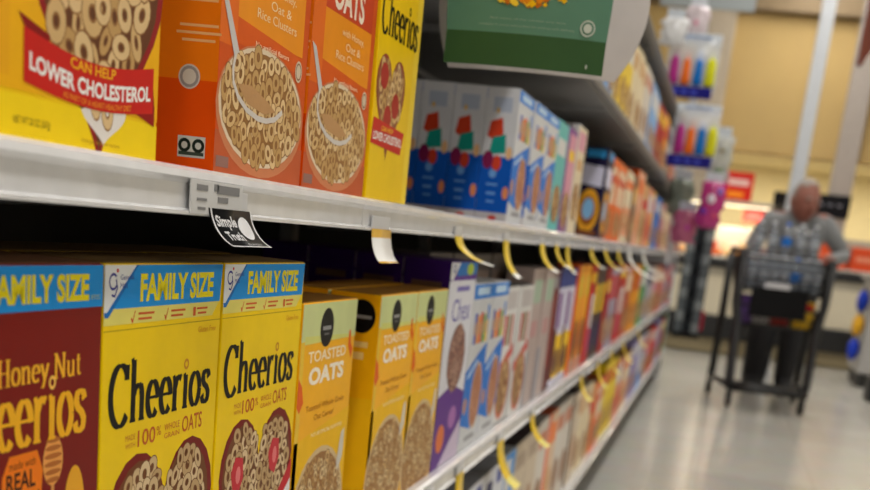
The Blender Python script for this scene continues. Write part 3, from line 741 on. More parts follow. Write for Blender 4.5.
def black_parts(t, pt):
    vs, fs = text_geo('Simple', .02); A = MB(); m = ink((220,220,222), .3)
    def put_text(txt, v0, v1, u0, u1, bold=.02):
        vs, fs = text_geo(txt, bold); x0 = min(v[0] for v in vs); x1 = max(v[0] for v in vs); y0 = min(v[1] for v in vs); y1 = max(v[1] for v in vs)
        vv = [A.bm.verts.new(pt(u1+(u0-u1)*(y-y0)/(y1-y0), v0+(v1-v0)*(x-x0)/(x1-x0), .0006)) for x, y in vs]
        for f in fs:
            g = A.bm.faces.new([vv[i] for i in f]); g.material_index = A.mi(m)
    put_text('Simple', .08, .56, .14, .46, .03); put_text('Truth', .16, .56, .50, .74, .03); put_text('EVERYDAY', .5, .85, .84, .90, .0)
    A.build('lettering', t)
    B = MB(); cv = [B.bm.verts.new(pt(.42+.28*math.sin(2*PI*i/24), .74+.16*math.cos(2*PI*i/24), .0006)) for i in range(24)]
    g = B.bm.faces.new(cv); g.material_index = B.mi(m); B.build('white_disc', t)
    b2 = MB(); 
    for (v0, v1, u0, u1) in ((0, .035, 0, 1), (.965, 1, 0, 1), (0, 1, .95, 1)):
        k = 8; A1 = [b2.bm.verts.new(pt(u0+(u1-u0)*i/k, v0, .0007)) for i in range(k+1)]; A2 = [b2.bm.verts.new(pt(u0+(u1-u0)*i/k, v1, .0007)) for i in range(k+1)]
        for i in range(k):
            g = b2.bm.faces.new([A1[i], A2[i], A2[i+1], A1[i+1]]); g.material_index = b2.mi(m)
    b2.build('white_border', t)
strip_tag('shelf_tag', .908, .084, .015, .025, [(1, (28,28,30))], 'black hanging shelf tag with a white disc under the orange carton', parts=black_parts, yshift=.012, z0=-.004)
# the printed price label on the rail above it
pl = empty('price_label', (LIP, .925, F+.010), 'white printed price label stuck on the rail above the black tag', 'price label')
b = MB(); b.box((.0018, 0, -.0075), (.0012, .1, .023), ink((206,206,206), .3), bevel=.0003); b.build('paper', pl)
b = MB()
for (y_, z_, w_, h_) in ((-.03, -.001, .02, .004), (-.004, .0, .008, .005), (.02, -.001, .045, .006), (-.03, -.009, .018, .002), (.01, -.008, .02, .004), (.02, -.015, .02, .002), (-.03, -.015, .014, .002)): b.box((.0026, y_, z_), (.0003, w_, h_), ink((130,130,132), .4))
b.build('print', pl)
yl, wh = (236,204,70), (238,236,228)
strip_tag('shelf_tag', 1.36, .08, .012, .034, [(.2, (236,190,90)), (.86, (252,252,250)), (1, (230,180,60))], 'bright white and gold shelf tag hanging below the slim yellow carton')
tg = 'yellow shelf tags on the upper rail'
for (y, w, out, drop, nm) in [(1.80, .05, .052, .034, 'first'), (2.21, .055, .030, .058, 'second'), (2.66, .06, .040, .052, 'third'), (2.90, .05, .038, .046, 'fourth'), (3.10, .06, .028, .06, 'fifth'), (3.66, .07, .045, .05, 'sixth'), (4.1, .08, .07, .06, 'seventh'), (4.6, .08, .05, .06, 'eighth')]:
    strip_tag('shelf_tag', y, w, out, drop, [(.75, yl), (1, wh)], 'yellow curling shelf tag, %s yellow one along the upper rail from the camera' % nm, tg)
for (y, w, out, drop, nm) in [(5.1, .14, .12, .09, 'nearer'), (6.0, .14, .10, .09, 'farther')]:
    strip_tag('shelf_tag', y, w, out, drop, [(1, wh)], 'large white shelf tag, %s of two near the far end of the upper rail' % nm, 'white shelf tags')
for (y, w, out, drop, nm) in [(1.80, .05, .01, .08, 'first'), (2.02, .06, .014, .085, 'second'), (2.42, .07, .045, .085, 'third'), (2.86, .06, .045, .065, 'fourth'), (3.9, .07, .04, .07, 'fifth'), (4.45, .07, .04, .08, 'sixth'), (5.0, .08, .04, .08, 'seventh'), (5.6, .08, .05, .08, 'eighth'), (6.6, .09, .05, .08, 'ninth')]:
    strip_tag('shelf_tag', y, w, out, drop, [(.7, (236,200,60)), (1, (240,226,130))], 'yellow tag, %s one along the middle shelf rail from the camera' % nm, 'yellow tags on the middle rail', z0=-.378)

# ================================================================== GREEN SHELF SIGN
sg = empty('shelf_sign', (LIP-.006, 1.62, .360+F), 'green sign with a golden cereal picture projecting over the aisle', 'sign')
def sign_panel(pts, mat_, thick=.003, bow=.012, y0=0):
    b = MB(); k = b.mi(mat_); xs = [p[0] for p in pts]; xm, hw = (min(xs)+max(xs))/2, (max(xs)-min(xs))/2
    f = lambda x: y0 + bow*((x-xm)/hw)**2
    A = [b.bm.verts.new((x, f(x), z)) for x, z in pts]; B = [b.bm.verts.new((x, f(x)+thick, z)) for x, z in pts]
    for j in range(len(pts)): g = b.bm.faces.new([A[j], A[(j+1) % len(pts)], B[(j+1) % len(pts)], B[j]]); g.material_index = k
    # strips so that the bow is smooth
    half = len(pts)//2
    for S_ in (A, B):
        for j in range(half-1):
            q = [S_[j], S_[j+1], S_[len(pts)-2-j], S_[len(pts)-1-j]]
            g = b.bm.faces.new(q); g.material_index = k
    return b
def sgrid(x0, x1, z0, z1, tilt=0, n=14, flare=None):
    lo = [(x0+(x1-x0)*i/n, z0) for i in range(n+1)]; hi = [(x0+(x1-x0)*i/n, z1) for i in range(n+1)]
    return lo+hi[::-1]
sign_panel(sgrid(.005, .197, -.170, -.134), ink((56,88,52), .5)).build('lower_band', sg)
def ears(z):   # side edges swing in a little above the band
    return .004*math.sin((z+.134)/.12*PI)
b = MB(); k = b.mi(ink((92,134,112), .45)); n = 12; m_ = 8
for yy in (0, .003):
    g = [[b.bm.verts.new((lambda u, z: (.005-ears(z)*.8+(.192+.0*z)*u + ears(z)*1.2*u, yy+.012*(2*u-1)**2, z))(i/n, -.134+.14*j/m_)) for i in range(n+1)] for j in range(m_+1)]
    for j in range(m_):
        for i in range(n):
            f = b.bm.faces.new([g[j][i], g[j][i+1], g[j+1][i+1], g[j+1][i]]); f.material_index = k; f.smooth = True
b.build('main_panel', sg)
b = MB()
mm = (ink((240,190,20)), ink((226,140,30)), ink((196,110,30)), ink((250,214,60)))
for i in range(220):
    a = random.gauss(.098, .026); z = -.104 + random.uniform(-.0, .07) + .006*((a-.098)/.04)**2; r = random.uniform(.003, .006)
    if abs(a-.098) > .046: continue
    yy = .012*((a-.101)/.096)**2 - .0006 - i*.000004
    b.quad([(a-r, yy, z), (a, yy, z-r*.8), (a+r, yy, z), (a, yy, z+r*.8)], mm[i % 4])
b.build('cereal_picture', sg)
b = MB()
def sign_text(txt, x0, x1, z0, z1, rgb):
    vs, fs = text_geo(txt, .0); X0 = min(v[0] for v in vs); X1 = max(v[0] for v in vs); Y0 = min(v[1] for v in vs); Y1 = max(v[1] for v in vs)
    P = []
    for x, y in vs:
        X = x0+(x1-x0)*(x-X0)/(X1-X0); P.append(b.bm.verts.new((X, .012*((X-.101)/.096)**2-.0008, z0+(z1-z0)*(y-Y0)/(Y1-Y0))))
    for f in fs:
        g = b.bm.faces.new([P[i] for i in f]); g.material_index = b.mi(ink(rgb))
sign_text('find more of the cereals you love', .058, .148, -.1205, -.1175, (150,170,150)); sign_text('available in store and online for pickup and delivery', .045, .160, -.1275, -.1245, (150,170,150))
b.build('small_print', sg)
b = MB(); mw = ink((196,206,196))
for rr, r0 in ((.0088, .0072), (.005, .0)):
    N = 24; yy = .006
    if r0: 
        for i in range(N):
            a0, a1 = 2*PI*i/N, 2*PI*(i+1)/N
            b.quad([(.1745+rr*math.cos(a0), yy-.003, -.122+rr*math.sin(a0)), (.1745+rr*math.cos(a1), yy-.003, -.122+rr*math.sin(a1)), (.1745+r0*math.cos(a1), yy-.003, -.122+r0*math.sin(a1)), (.1745+r0*math.cos(a0), yy-.003, -.122+r0*math.sin(a0))], mw)
    else:
        f = b.bm.faces.new([b.bm.verts.new((.1745+rr*math.cos(2*PI*i/N), yy-.003, -.122+rr*math.sin(2*PI*i/N))) for i in range(N)]); f.material_index = b.mi(mw)
b.box((.178, .0055, -.1625), (.002, .0004, .004), mw)
b.build('round_logo', sg)
b = MB(); b.box((.09, .012, -.012), (.18, .006, .008), chrome, bevel=.001); b.box((-.002, .012, -.01), (.012, .03, .03), chrome, bevel=.002); b.build('sign_holder', sg)
# pale back card whose sides bow out beyond the green one
sb = empty('shelf_sign', (LIP, 1.80, .356+F), 'pale grey blank card with bulging sides hanging just behind the green sign', 'sign')
b = MB(); k = b.mi(ink((206,198,196), .5)); n = 16; m_ = 12
def bulge(z): return .028*math.sin(max(0, min(1, (z+.16)/.2))*PI)**.8 if z > -.16 else 0
for yy in (0, .003):
    g = []
    for j in range(m_+1):
        z = -.150+.144*j/m_; row = []
        for i in range(n+1):
            u = i/n; x0 = -.030-bulge(z)*1.0; x1 = .178+bulge(z)*1.5
            row.append(b.bm.verts.new((x0+(x1-x0)*u, yy+.02*(2*u-1)**2, z)))
        g.append(row)
    for j in range(m_):
        for i in range(n):
            f = b.bm.faces.new([g[j][i], g[j][i+1], g[j+1][i+1], g[j+1][i]]); f.material_index = k; f.smooth = True
b.build('card', sb)
b = MB(); b.box((.09, .03, -.012), (.18, .006, .008), chrome, bevel=.001); b.build('sign_holder', sb)

# ================================================================== HANGING TOY PACKS AT THE END OF THE RUN
def toy_pack(loc, label, cols, bag=(.22, .26), bar=True):
    t = empty('toy_pack', loc, label, 'toy pack', 'clear toy packs on the hanging strip')
    w, h = bag
    b = MB(); pts = []
    n = 8
    for s in (-1, 1):
        g = [[b.bm.verts.new((w*(i/n-.5), s*.022*math.sin(PI*i/n)**.5*(math.sin(PI*min(1, j/n*1.0))**.5 if 0 < j < n else 0)+0, h*j/n)) for i in range(n+1)] for j in range(n+1)]
        for j in range(n):
            for i in range(n):
                f = b.bm.faces.new([g[j][i], g[j][i+1], g[j+1][i+1], g[j+1][i]]); f.material_index = b.mi(clear); f.smooth = True
    b.build('clear_bag', t)
    for i, c in enumerate(cols):
        x = -w*.33+i*w*.66/(len(cols)-1)*1.05
        q = MB(); q.lathe([(.0, .028), (.026, .032), (.030, .05), (.028, .14), (.018, .165), (.010, .17), (.010, .19), (0, .192)], ink(c, .3), 14, Matrix.Translation((x, 0, .0))); q.build('toy_bottle', t)
    q = MB(); q.box((0, 0, h-.012), (w, .004, .05), ink((206,214,224), .3), bevel=.002); q.box((0, -.003, h-.012), (w*.6, .002, .02), ink((120,140,180), .3)); q.build('header_card', t)
    if bar:
        q = MB(); q.box((-.015, -.02, -.005), (w*1.02, .03, .055), ink((30,28,120), .35), bevel=.006)
        for k in range(3): q.box((-.07+.05*k, -.0362, -.005), (.03, .002, .02), ink((70,80,190), .35))
        q.build('price_bar', t)
    return t
four = [(170,50,130), (226,110,40), (30,110,190), (206,206,40)]
toy_pack((-.345, 7.4, F+.825), 'clear toy pack with four coloured tubes, upper one on the strip', four, (.27, .27))
toy_pack((-.262, 7.15, F+.47), 'clear toy pack with four coloured tubes, lower one on the strip', four, (.23, .26))
cs = empty('merchandising_strip', (-.32, 7.56, F+.0), 'white hanging strip of hooks that carries the toy packs', 'display strip')
b = MB(); b.box((0, 0, .6), (.04, .004, 1.3), ink((214,214,216), .3), bevel=.001); b.build('strip', cs)
for (hx, hy, hz) in ((-.345, 7.4, 1.095), (-.262, 7.15, .73), (-.13, 7.3, .43), (-.25, 7.4, .265), (-.30, 7.45, .44), (-.12, 7.4, .66), (-.46, 7.3, 1.19), (-.36, 7.45, 1.28)):
    b = MB(); b.tube([(0, 0, hz-.004), (hx+.32, hy-7.56+.03, hz-.002), (hx+.32, hy-7.56-.012, hz), (hx+.32, hy-7.56-.02, hz+.012)], .003, chrome, 8); b.build('hook', cs)
b = MB(); b.tube([(0, .003, .36), (-.06, .003, .372)], .006, chrome, 8); b.build('clip', cs)
def soft_bag(loc, w, h, rgb, label, alpha=1., name='bagged_toy', grp='bagged toys hanging at the shelf end', extra=()):
    t = empty(name, loc, label, 'bagged toy', grp)
    b = MB(); tm = bmesh.new(); bmesh.ops.create_icosphere(tm, subdivisions=3, radius=1)
    for v in tm.verts:
        c = v.co.copy(); k = 1+.2*math.sin(c.x*9+w*40+c.z*5)+.16*math.cos(c.z*11+h*30+c.x*4); v.co = Vector((max(-.9, min(.9, c.x*1.25))*w/2*k, c.y*.035*k, max(-.93, min(.93, c.z*1.25))*h/2*(1+.06*math.sin(c.x*13))))
    b.add(tm, Matrix.Translation((0, 0, 0)), mat('film_%d_%d_%d_%d' % (*rgb, int(alpha*100)), rgb, .22, alpha=alpha), True); b.build('bag', t)
    q = MB(); q.box((0, 0, h/2+.015), (w*.7, .004, .05), ink((200,206,214), .3), bevel=.001); q.build('header_card', t)
    for i, (dx, dz, r, c) in enumerate(extra):
        q = MB(); tm = bmesh.new(); bmesh.ops.create_icosphere(tm, subdivisions=2, radius=r); q.add(tm, Matrix.Translation((dx, -.02, dz)), ink(c, .3), True); q.build('toy', t)
    return t
soft_bag((-.13, 7.3, F+.27), .13, .25, (176,50,120), 'magenta bagged toy below the coloured tube packs', extra=((.0, .03, .028, (230,222,230)), (-.03, -.03, .022, (120,60,170)), (.04, .07, .02, (150,120,200)), (.03, -.05, .02, (220,90,120))))
soft_bag((-.25, 7.4, F+.15), .13, .18, (176,90,120), 'pink bagged toy hanging lowest at the shelf end', extra=((.02, .0, .022, (190,60,160)),))
soft_bag((-.30, 7.45, F+.30), .13, .2, (130,140,126), 'grey green bagged toy left of the magenta one', .8)
soft_bag((-.12, 7.4, F+.50), .11, .26, (196,204,206), 'clear bagged toy right of the lower tube pack', .55, extra=((.0, -.06, .03, (110,130,100)), (.01, .05, .02, (140,130,90))))
soft_bag((-.46, 7.3, F+1.09), .13, .14, (226,226,228), 'white bagged toy high at the shelf end, left one', .9)
soft_bag((-.36, 7.45, F+1.16), .12, .18, (220,206,212), 'white bagged toy high at the shelf end, right one', .85, extra=((0, 0, .02, (206,140,160)),))
# dark checked packs in a file down the corner of the run
st = empty('checked_rack', (-.235, 11.2, F-.62), 'tall narrow rack of black and grey packs at the end of the run', 'rack')
b = MB(); b.box((0, .03, .45), (.22, .03, .96), ink((40,42,46)), bevel=.004); b.box((0, .0, -.0), (.19, .1, .02), ink((30,30,32))); b.build('backing', st)
for k in range(10):
    for i in range(3):
        b = MB(); b.box((-.07+.07*i, 0, .055+.092*k), (.064, .03, .084), ink(((100,106,110), (44,48,52), (140,146,148), (30,32,36))[(k*2+i) % 4]), bevel=.006); b.build('pack', st)
b = MB(); b.box((.12, 0, .12), (.03, .03, .16), ink((170,40,60)), bevel=.004); b.build('red_pack', st)
b = MB(); b.box((-.19, .05, .5), (.28, .02, .03), ink((60,60,62))); b.build('mounting_arm', st); b = MB(); b.box((-.19, .05, .1), (.28, .02, .03), ink((60,60,62))); b.build('mounting_arm', st)

# ================================================================== FAR END OF THE STORE
def case(x0, x1, y, label, lit):
    t = empty('display_case', ((x0+x1)/2, y, 0), label, 'display case', 'chilled cases along the far wall'); w = x1-x0-.01
    b = MB(); b.box((0, .35, .215), (w, .68, .05), kick_dark); b.box((0, .35, .115), (w, .62, .19), mat('tan_kick', (150,136,104), .5)); b.build('base', t)
    b = MB(); b.box((0, .35, .59), (w, .7, .50), mat('cream_case', (214,204,180), .4), bevel=.01); b.build('front_panel', t)
    b = MB(); b.box((0, -.02, .30), (w, .06, .25), mat('black_bumper', (22,22,24), .4), bevel=.02); b.build('lower_bumper', t)
    b = MB(); b.box((0, -.02, .975), (w, .06, .10), MATS['black_bumper'], bevel=.015); b.build('upper_bumper', t)
    b = MB(); b.box((0, .35, .89), (w, .7, .12), mat('case_trim', (176,168,150), .35), bevel=.01); b.box((0, .38, 1.03), (w, .6, .03), mat('case_deck', (230,226,214), .4)); b.build('deck', t)
    b = MB(); b.box((0, .66, 1.20), (w, .05, .34), MATS['case_trim'], bevel=.01); b.build('back_rail', t)
    if lit:
        b = MB(); b.box((0, .56, 1.62), (w, .18, .05), MATS['case_trim'], bevel=.01)
        for s in (-1, 1): b.box((s*w*.48, .64, 1.5), (.03, .03, .3), MATS['case_trim'])
        b.build('canopy', t)
        b = MB(); b.box((0, .52, 1.588), (w*.9, .08, .012), mat('case_tube', (255,240,205), .4, emit=3)); b.build('light_tube', t)
    return t
case(-3.0, -.62, 14.8, 'cream far-wall case left of the shelf end', False)
case(-.62, .42, 14.8, 'brightly lit cream case holding bread, behind the left side of the cart', True)
case(.42, 1.62, 14.8, 'cream case with orange panels, behind the right side of the person', False)
case(1.62, 4.0, 14.8, 'cream far-wall case at the right edge behind the grey display', False)
# bread and trays
for i in range(9):
    t = MB(); x = -.52+.105*i; tm = bmesh.new(); bmesh.ops.create_icosphere(tm, subdivisions=2, radius=1)
    for v in tm.verts: v.co = Vector((v.co.x*.048, v.co.y*.11, v.co.z*.038*(1+.1*math.sin(v.co.y*9))))
    t.add(tm, Matrix.Translation((0, 0, .036)), ink([(226,160,84), (214,120,60), (240,200,130)][i % 3]), True)
    o = t.build('bread_loaf', loc=(x, 15.05, 1.047)); tag(o, 'golden loaf in the lit case, %s from the left' % (ORD[i]), 'bread', 'loaves in the lit case')
for i in range(8):
    t = MB(); t.box((0, 0, .075), (.09, .12, .15), ink([(246,236,206), (250,240,220), (236,196,130), (220,90,60)][i % 4]), bevel=.012)
    o = t.build('bakery_box', loc=(-.5+.11*i, 15.24, 1.046)); tag(o, 'pale bakery package standing behind the loaves, %s from the left' % ORD[i], 'package', 'bakery packages in the lit case')
def far_sign(loc, w, h, label, bars, rgb=(206,40,34)):
    t = empty('red_sign', loc, label, 'sign')
    b = MB(); b.box((0, 0, h/2), (w, .02, h), ink(rgb, .5), bevel=.004); b.build('panel', t)
    b = MB()
    for (x, z, ww, hh, c) in bars: b.box((x*w, -.012, z*h), (ww*w, .002, hh*h), ink(c))
    b.build('graphics', t)
    b = MB(); b.tube([(0, .015, h), (0, .015, h+.0)], .004, chrome); b.bm.clear(); b.box((0, .015, h*.5), (.02, .01, h*1.0), chrome); b.build('holder', t)
    return t
far_sign((-.01, 15.6, F+.62), .33, .34, 'red sign with white and yellow lettering hanging over the lit case', [(0, .68, .7, .2, (226,190,186)), (-.05, .3, .55, .16, (240,150,40))])
far_sign((.22, 15.52, F+.44), .24, .15, 'small red sign low beside the larger red sign', [(0, .5, .6, .3, (220,110,100))], (196,70,60))
t = empty('menu_board', (1.02, 15.55, F+.60), 'black board behind the person, left of the grey column', 'board')
b = MB(); b.box((0, 0, .1), (.42, .05, .24), ink((20,20,24)), bevel=.005); b.build('panel', t); b = MB()
for k in range(3): b.box((-.1+.1*k, -.027, .11), (.05, .002, .02), ink((130,130,140)))
b.build('graphics', t)
t = empty('black_appliance', (.50, 15.65, F+.0), 'black upright machine seen left of the person behind the counter', 'machine')
b = MB(); b.box((0, 0, -.1), (.2, .2, 1.8), ink((26,24,24)), bevel=.01); b.build('housing', t); b = MB(); b.box((0, -.102, .62), (.12, .004, .1), ink((70,66,60))); b.build('panel', t)
# door frame strip in recess
b = MB(); b.box((0, 0, 0), (.10, .2, 2.2), mat('brown_door_post', (176,140,84), .6)); o = b.build('trim_4', loc=(.63, 16.4, 1.09)); o['kind'] = 'structure'
# orange goods panels
for i, (x, c) in enumerate([(1.12, (226,90,50)), (1.45, (222,84,46))]):
    t = MB(); t.box((0, 0, .12), (.3, .12, .24), ink(c), bevel=.01); t.box((0, -.062, .12), (.2, .003, .05), ink((236,150,120)))
    o = t.build('orange_pack', loc=(x, 14.98, 1.046)); tag(o, ['orange pack on the counter right behind the person', 'orange pack on the counter nearer the right edge'][i], 'package', 'orange packs on the counter')
for i, (x, z, c) in enumerate([(1.28, .24, (30,28,30)), (1.42, .24, (230,120,130)), (1.55, .24, (240,210,210)), (1.68, .24, (40,36,38))]):
    t = MB(); t.box((0, 0, .11), (.12, .1, .22), ink(c), bevel=.02)
    o = t.build('bakery_box', loc=(x, 15.25, 1.046)); tag(o, ['black', 'pink', 'pale pink', 'charcoal'][i] + ' package behind the orange packs on the counter', 'package', 'mixed packages on the counter')
# columns and pole
def column(x, y, w, rgb, label, z1=4.55, z0=0, name='building_column'):
    t = empty(name, (x, y, z0), label, 'column')
    b = MB(); b.box((0, 0, (z1-z0)/2), (w, w, z1-z0), mat('column_%d' % rgb[0], rgb, .55), bevel=.008); b.build('shaft', t)
    b = MB(); b.box((0, 0, .06), (w+.03, w+.03, .12), MATS['column_%d' % rgb[0]], bevel=.005); b.build('base_collar', t); b = MB(); b.box((0, 0, z1-z0-.05), (w+.04, w+.04, .1), MATS['column_%d' % rgb[0]]); b.build('collar', t)
column(1.10, 15.67, .24, (158,148,140), 'broad grey column right of the thin white pole')
column(-.47, 15.66, .29, (172,158,138), 'broad beige column behind the hanging toy packs')
column(.475, 12.0, .115, (196,200,206), 'thin white pole rising behind the person', name='support_pole')
# hanging red aisle sign
t = empty('aisle_sign', (.60, 8.4, F+1.24), 'red sign with white edge hanging from the ceiling at top right', 'sign')
b = MB(); b.box((0, 0, .35), (.03, 1.2, .7), ink((150,60,44), .5), bevel=.004); b.build('panel', t)
b = MB(); b.box((-.0, .61, .35), (.045, .03, .72), ink((206,206,208), .4), bevel=.004); b.build('edge_trim', t); b = MB(); b.box((0, -.61, .35), (.045, .03, .72), ink((206,206,208), .4), bevel=.004); b.build('edge_trim', t)
for s in (-1, 1):
    b = MB(); b.tube([(0, s*.5, .7), (0, s*.5, 2.31)], .004, chrome); b.build('hanging_wire', t)
# grey display at right edge
t = empty('display_stand', (1.62, 13.3, 0), 'grey end stand with merchandise hanging on its side, at the right edge', 'display stand')
b = MB(); b.box((0, 0, .06), (.44, .9, .12), kick_dark); b.build('plinth', t)
b = MB(); b.box((0, 0, .56), (.5, 1.0, .86), mat('grey_display', (168,166,164), .4), bevel=.01); b.build('cabinet', t)
b = MB(); b.box((-.02, 0, 1.0), (.54, 1.04, .03), MATS['grey_display'], bevel=.005); b.build('top', t)
for i, (z, c, n) in enumerate([(.78, (36,60,170), 'blue snack bag hanging on the grey stand'), (.56, (226,170,50), 'yellow snack bag hanging on the grey stand'), (.34, (40,66,190), 'deep blue snack bag lowest on the grey stand')]):
    q = MB(); tm = bmesh.new(); bmesh.ops.create_icosphere(tm, subdivisions=3, radius=1)
    for v in tm.verts: v.co = Vector((v.co.x*.055, v.co.y*.09, v.co.z*.105))
    q.add(tm, Matrix.Identity(4), ink(c, .3), True); q.box((0, 0, .105), (.01, .14, .03), ink((60,60,62)))
    o = q.build('snack_bag', loc=(1.31, 12.95, z)); tag(o, n, 'snack bag', 'snack bags on the grey stand')
t = MB(); t.box((0, 0, .1), (.12, .3, .2), kick_dark, bevel=.02); 
o = t.build('black_bin', loc=(1.40, 11.55, 0)); tag(o, 'black bin standing on the floor at the right edge', 'bin')
# goods high left far (header)
t = empty('hanging_panel', (-.52, 12.2, F+2.02), 'pale grey panel hanging from the ceiling at the top, above the toys', 'panel')
b = MB(); b.box((0, 0, .15), (.8, .04, .3), ink((150,156,158)), bevel=.005); b.build('board', t)
for s in (-1, 1):
    b = MB(); b.tube([(s*.3, 0, .3), (s*.3, 0, 1.53)], .004, chrome); b.build('hanging_wire', t)

# ================================================================== SHOPPING CART
cart = empty('shopping_cart', (.40, 10.0, 0), 'black two-tier shopping cart loaded with bottled water, pushed by the person', 'shopping cart', rz=.10)
hw = .30
def ctube(name, pts, r=.011, m=black_metal): b = MB(); b.tube(pts, r*1.25, m, 8); return b.build(name, cart)
for s in (-1, 1):
    ctube('side_frame', [(s*.26, -.40, .13), (s*.275, -.36, .2), (s*.285, -.30, .62), (s*.31, -.26, .76), (s*.315, -.26, 1.08)], .028)
    ctube('base_rail', [(s*.26, -.40, .14), (s*.31, .0, .15), (s*.33, .42, .14)], .017)
    ctube('rear_upright', [(s*.33, .40, .14), (s*.33, .33, .6), (s*.33, .40, 1.06)], .024)
ctube('front_bar', [(-.26, -.40, .145), (-.12, -.43, .15), (.12, -.43, .15), (.26, -.40, .145)], .024)
ctube('cross_bar', [(-.3, -.05, .15), (.3, -.05, .15)], .012)
h_ = ctube('handle', [(-.33, .42, 1.06), (-.33, .50, 1.09), (.33, .50, 1.09), (.33, .42, 1.06)], .017)
def basket(z0, z1, y0, y1, x_, nm, taper=.03):
    b = MB(); r = .0042
    def rect(z, k, rr): 
        b.tube([(-x_+k, y0+k, z), (x_-k, y0+k, z), (x_-k, y1-k, z), (-x_+k, y1-k, z)], rr, black_metal, 6, closed=True)
    rect(z1, 0, .009); rect(z0, taper, .007); rect((z0+z1)/2, taper/2, r)
    N = 14
    for i in range(N+1):
        x = -x_+2*x_*i/N; xb = x*(x_-taper)/x_
        for yy, k in ((y0, taper), (y1, -taper)): b.tube([(x, yy, z1), (xb, yy+k, z0)], r, black_metal, 5)
        b.tube([(xb, y0+taper, z0), (xb, y1-taper, z0)], r, black_metal, 5)
    M_ = 14
    for i in range(M_+1):
        y = y0+(y1-y0)*i/M_; yb = (y0+y1)/2+(y-(y0+y1)/2)*(1-2*taper/(y1-y0))
        for s in (-1, 1): b.tube([(s*x_, y, z1), (s*(x_-taper), yb, z0)], r, black_metal, 5)
        b.tube([(-x_+taper, yb, z0), (x_-taper, yb, z0)], r, black_metal, 5)
    return b.build(nm, cart)
basket(.82, 1.05, -.28, .38, .31, 'upper_basket'); basket(.58, .72, -.30, .30, .28, 'lower_basket')
b = MB(); b.box((-.02, -.325, .755), (.40, .012, .20), ink((20,20,22), .35), bevel=.004); b.build('sign_panel', cart)
b = MB(); b.box((-.05, -.335, .868), (.18, .008, .035), ink((200,200,204), .4), bevel=.003); b.build('paper_slip', cart)
for sx, sy in ((-.26, -.40), (.26, -.40), (-.33, .42), (.33, .42)):
    w_ = MB(); M = Matrix.Translation((sx, sy+.02, .055)) @ Matrix.Rotation(PI/2, 4, 'Y')
    w_.lathe([(.0, -.014), (.05, -.018), (.056, -.012), (.056, .012), (.05, .018), (0, .014)], rubber, 20, M)
    o = w_.build('wheel', cart)
    f = MB(); f.box((.02, 0, .03), (.004, .05, .09), black_metal, bevel=.001); f.box((-.02, 0, .03), (.004, .05, .09), black_metal, bevel=.001); f.box((0, 0, .078), (.045, .05, .006), black_metal)
    q = f.build('caster_fork', o, loc=(sx, sy+.02, .055))
# bottled water
R10 = Matrix.Rotation(.10, 3, 'Z')
def bottle(loc, cap, label):
    t = empty('water_bottle', loc, label, 'bottle', 'water bottles in the upper basket')
    b = MB(); b.lathe([(.0, 0), (.033, .002), (.036, .01), (.034, .04), (.036, .06), (.034, .1), (.036, .15), (.03, .18), (.014, .205), (.013, .222), (0, .222)], bottle_plastic, 14); b.build('bottle_body', t)
    b = MB(); b.lathe([(.0, .005), (.031, .007), (.031, .16), (.02, .18), (0, .182)], water, 12); b.build('water', t)
    b = MB(); b.lathe([(0, .216), (.015, .216), (.015, .234), (0, .236)], ink(cap, .3), 12); b.build('cap', t)
    b = MB(); b.lathe([(.0365, .075), (.037, .078), (.037, .128), (.0365, .131)], ink((40,120,210) if cap[0] < 100 else (170,176,184), .35), 14); b.build('bottle_label', t)
    return t
ROWN = ['front', 'second', 'third', 'rear']
for j in range(4):
    for i in range(7):
        p = R10 @ Vector((-.235+.078*i, -.2+.14*j, 0))
        blue = (j == 0 and i == 4)
        bottle((.40+p.x, 10.0+p.y, .827+.008), (40,120,230) if blue else (226,230,236), 'clear water bottle, %s from the left in the %s row of the upper basket' % (ORD[i], ROWN[j]))
for i in range(5):
    p = R10 @ Vector((-.2+.1*i, .0, 0)); bottle((.40+p.x, 10.0+p.y, .835+.238), [(226,230,236), (40,120,230), (226,230,236), (226,230,236), (226,230,236)][(i+4) % 5], 'clear water bottle stacked on top of the others, %s from the left' % ORD[i])
# groceries in the lower basket
gl = [(.20, -.1, .14, .1, .19, (226,180,40), 'yellow and red carton at the right of the lower basket'), (-.22, -.08, .1, .12, .2, (110,80,150), 'violet packet at the left of the lower basket'), (-.1, .08, .16, .14, .14, (200,196,190), 'white packet behind the black cart panel'), (.06, .1, .12, .12, .13, (190,60,50), 'red packet in the middle of the lower basket')]
for (x, y, a, bb, cc, c, n) in gl:
    p = R10 @ Vector((x, y, 0)); t = MB(); t.box((0, 0, cc/2), (a, bb, cc), ink(c), bevel=.008)
    if c[0] == 226: t.box((0, -bb/2-.001, cc*.8), (a*.8, .003, cc*.25), ink((200,40,40)))
    o = t.build('grocery_packet', loc=(.40+p.x, 10.0+p.y, .588), rz=.1); tag(o, n, 'packet')

# ================================================================== PERSON
def skin_mesh(verts, edges, radii, root=0, sub=2):
    me = bpy.data.meshes.new('body'); me.from_pydata(verts, edges, []); o = bpy.data.objects.new('tmp', me); C.objects.link(o)
    md = o.modifiers.new('s', 'SKIN'); md.use_smooth_shade = True
    for i, v in enumerate(me.skin_vertices[0].data):
        r = radii[i]; v.radius = r if isinstance(r, tuple) else (r, r); v.use_root = (i == root)
    s = o.modifiers.new('ss', 'SUBSURF'); s.levels = sub; s.render_levels = sub
    dg = bpy.context.evaluated_depsgraph_get(); m2 = bpy.data.meshes.new_from_object(o.evaluated_get(dg))
    bpy.data.objects.remove(o); return m2
skin_m = mat('skin', (146,92,78), .5); hoodie = mat('grey_sweatshirt', (126,128,130), .85, noise=.12, scale=60); pants = mat('dark_trousers', (30,30,34), .8); shoe_m = mat('black_shoes', (18,18,20), .5); hair_m = mat('grey_hair', (150,140,132), .8)
px, py = .50, 10.88      # person base, local z = height above the floor
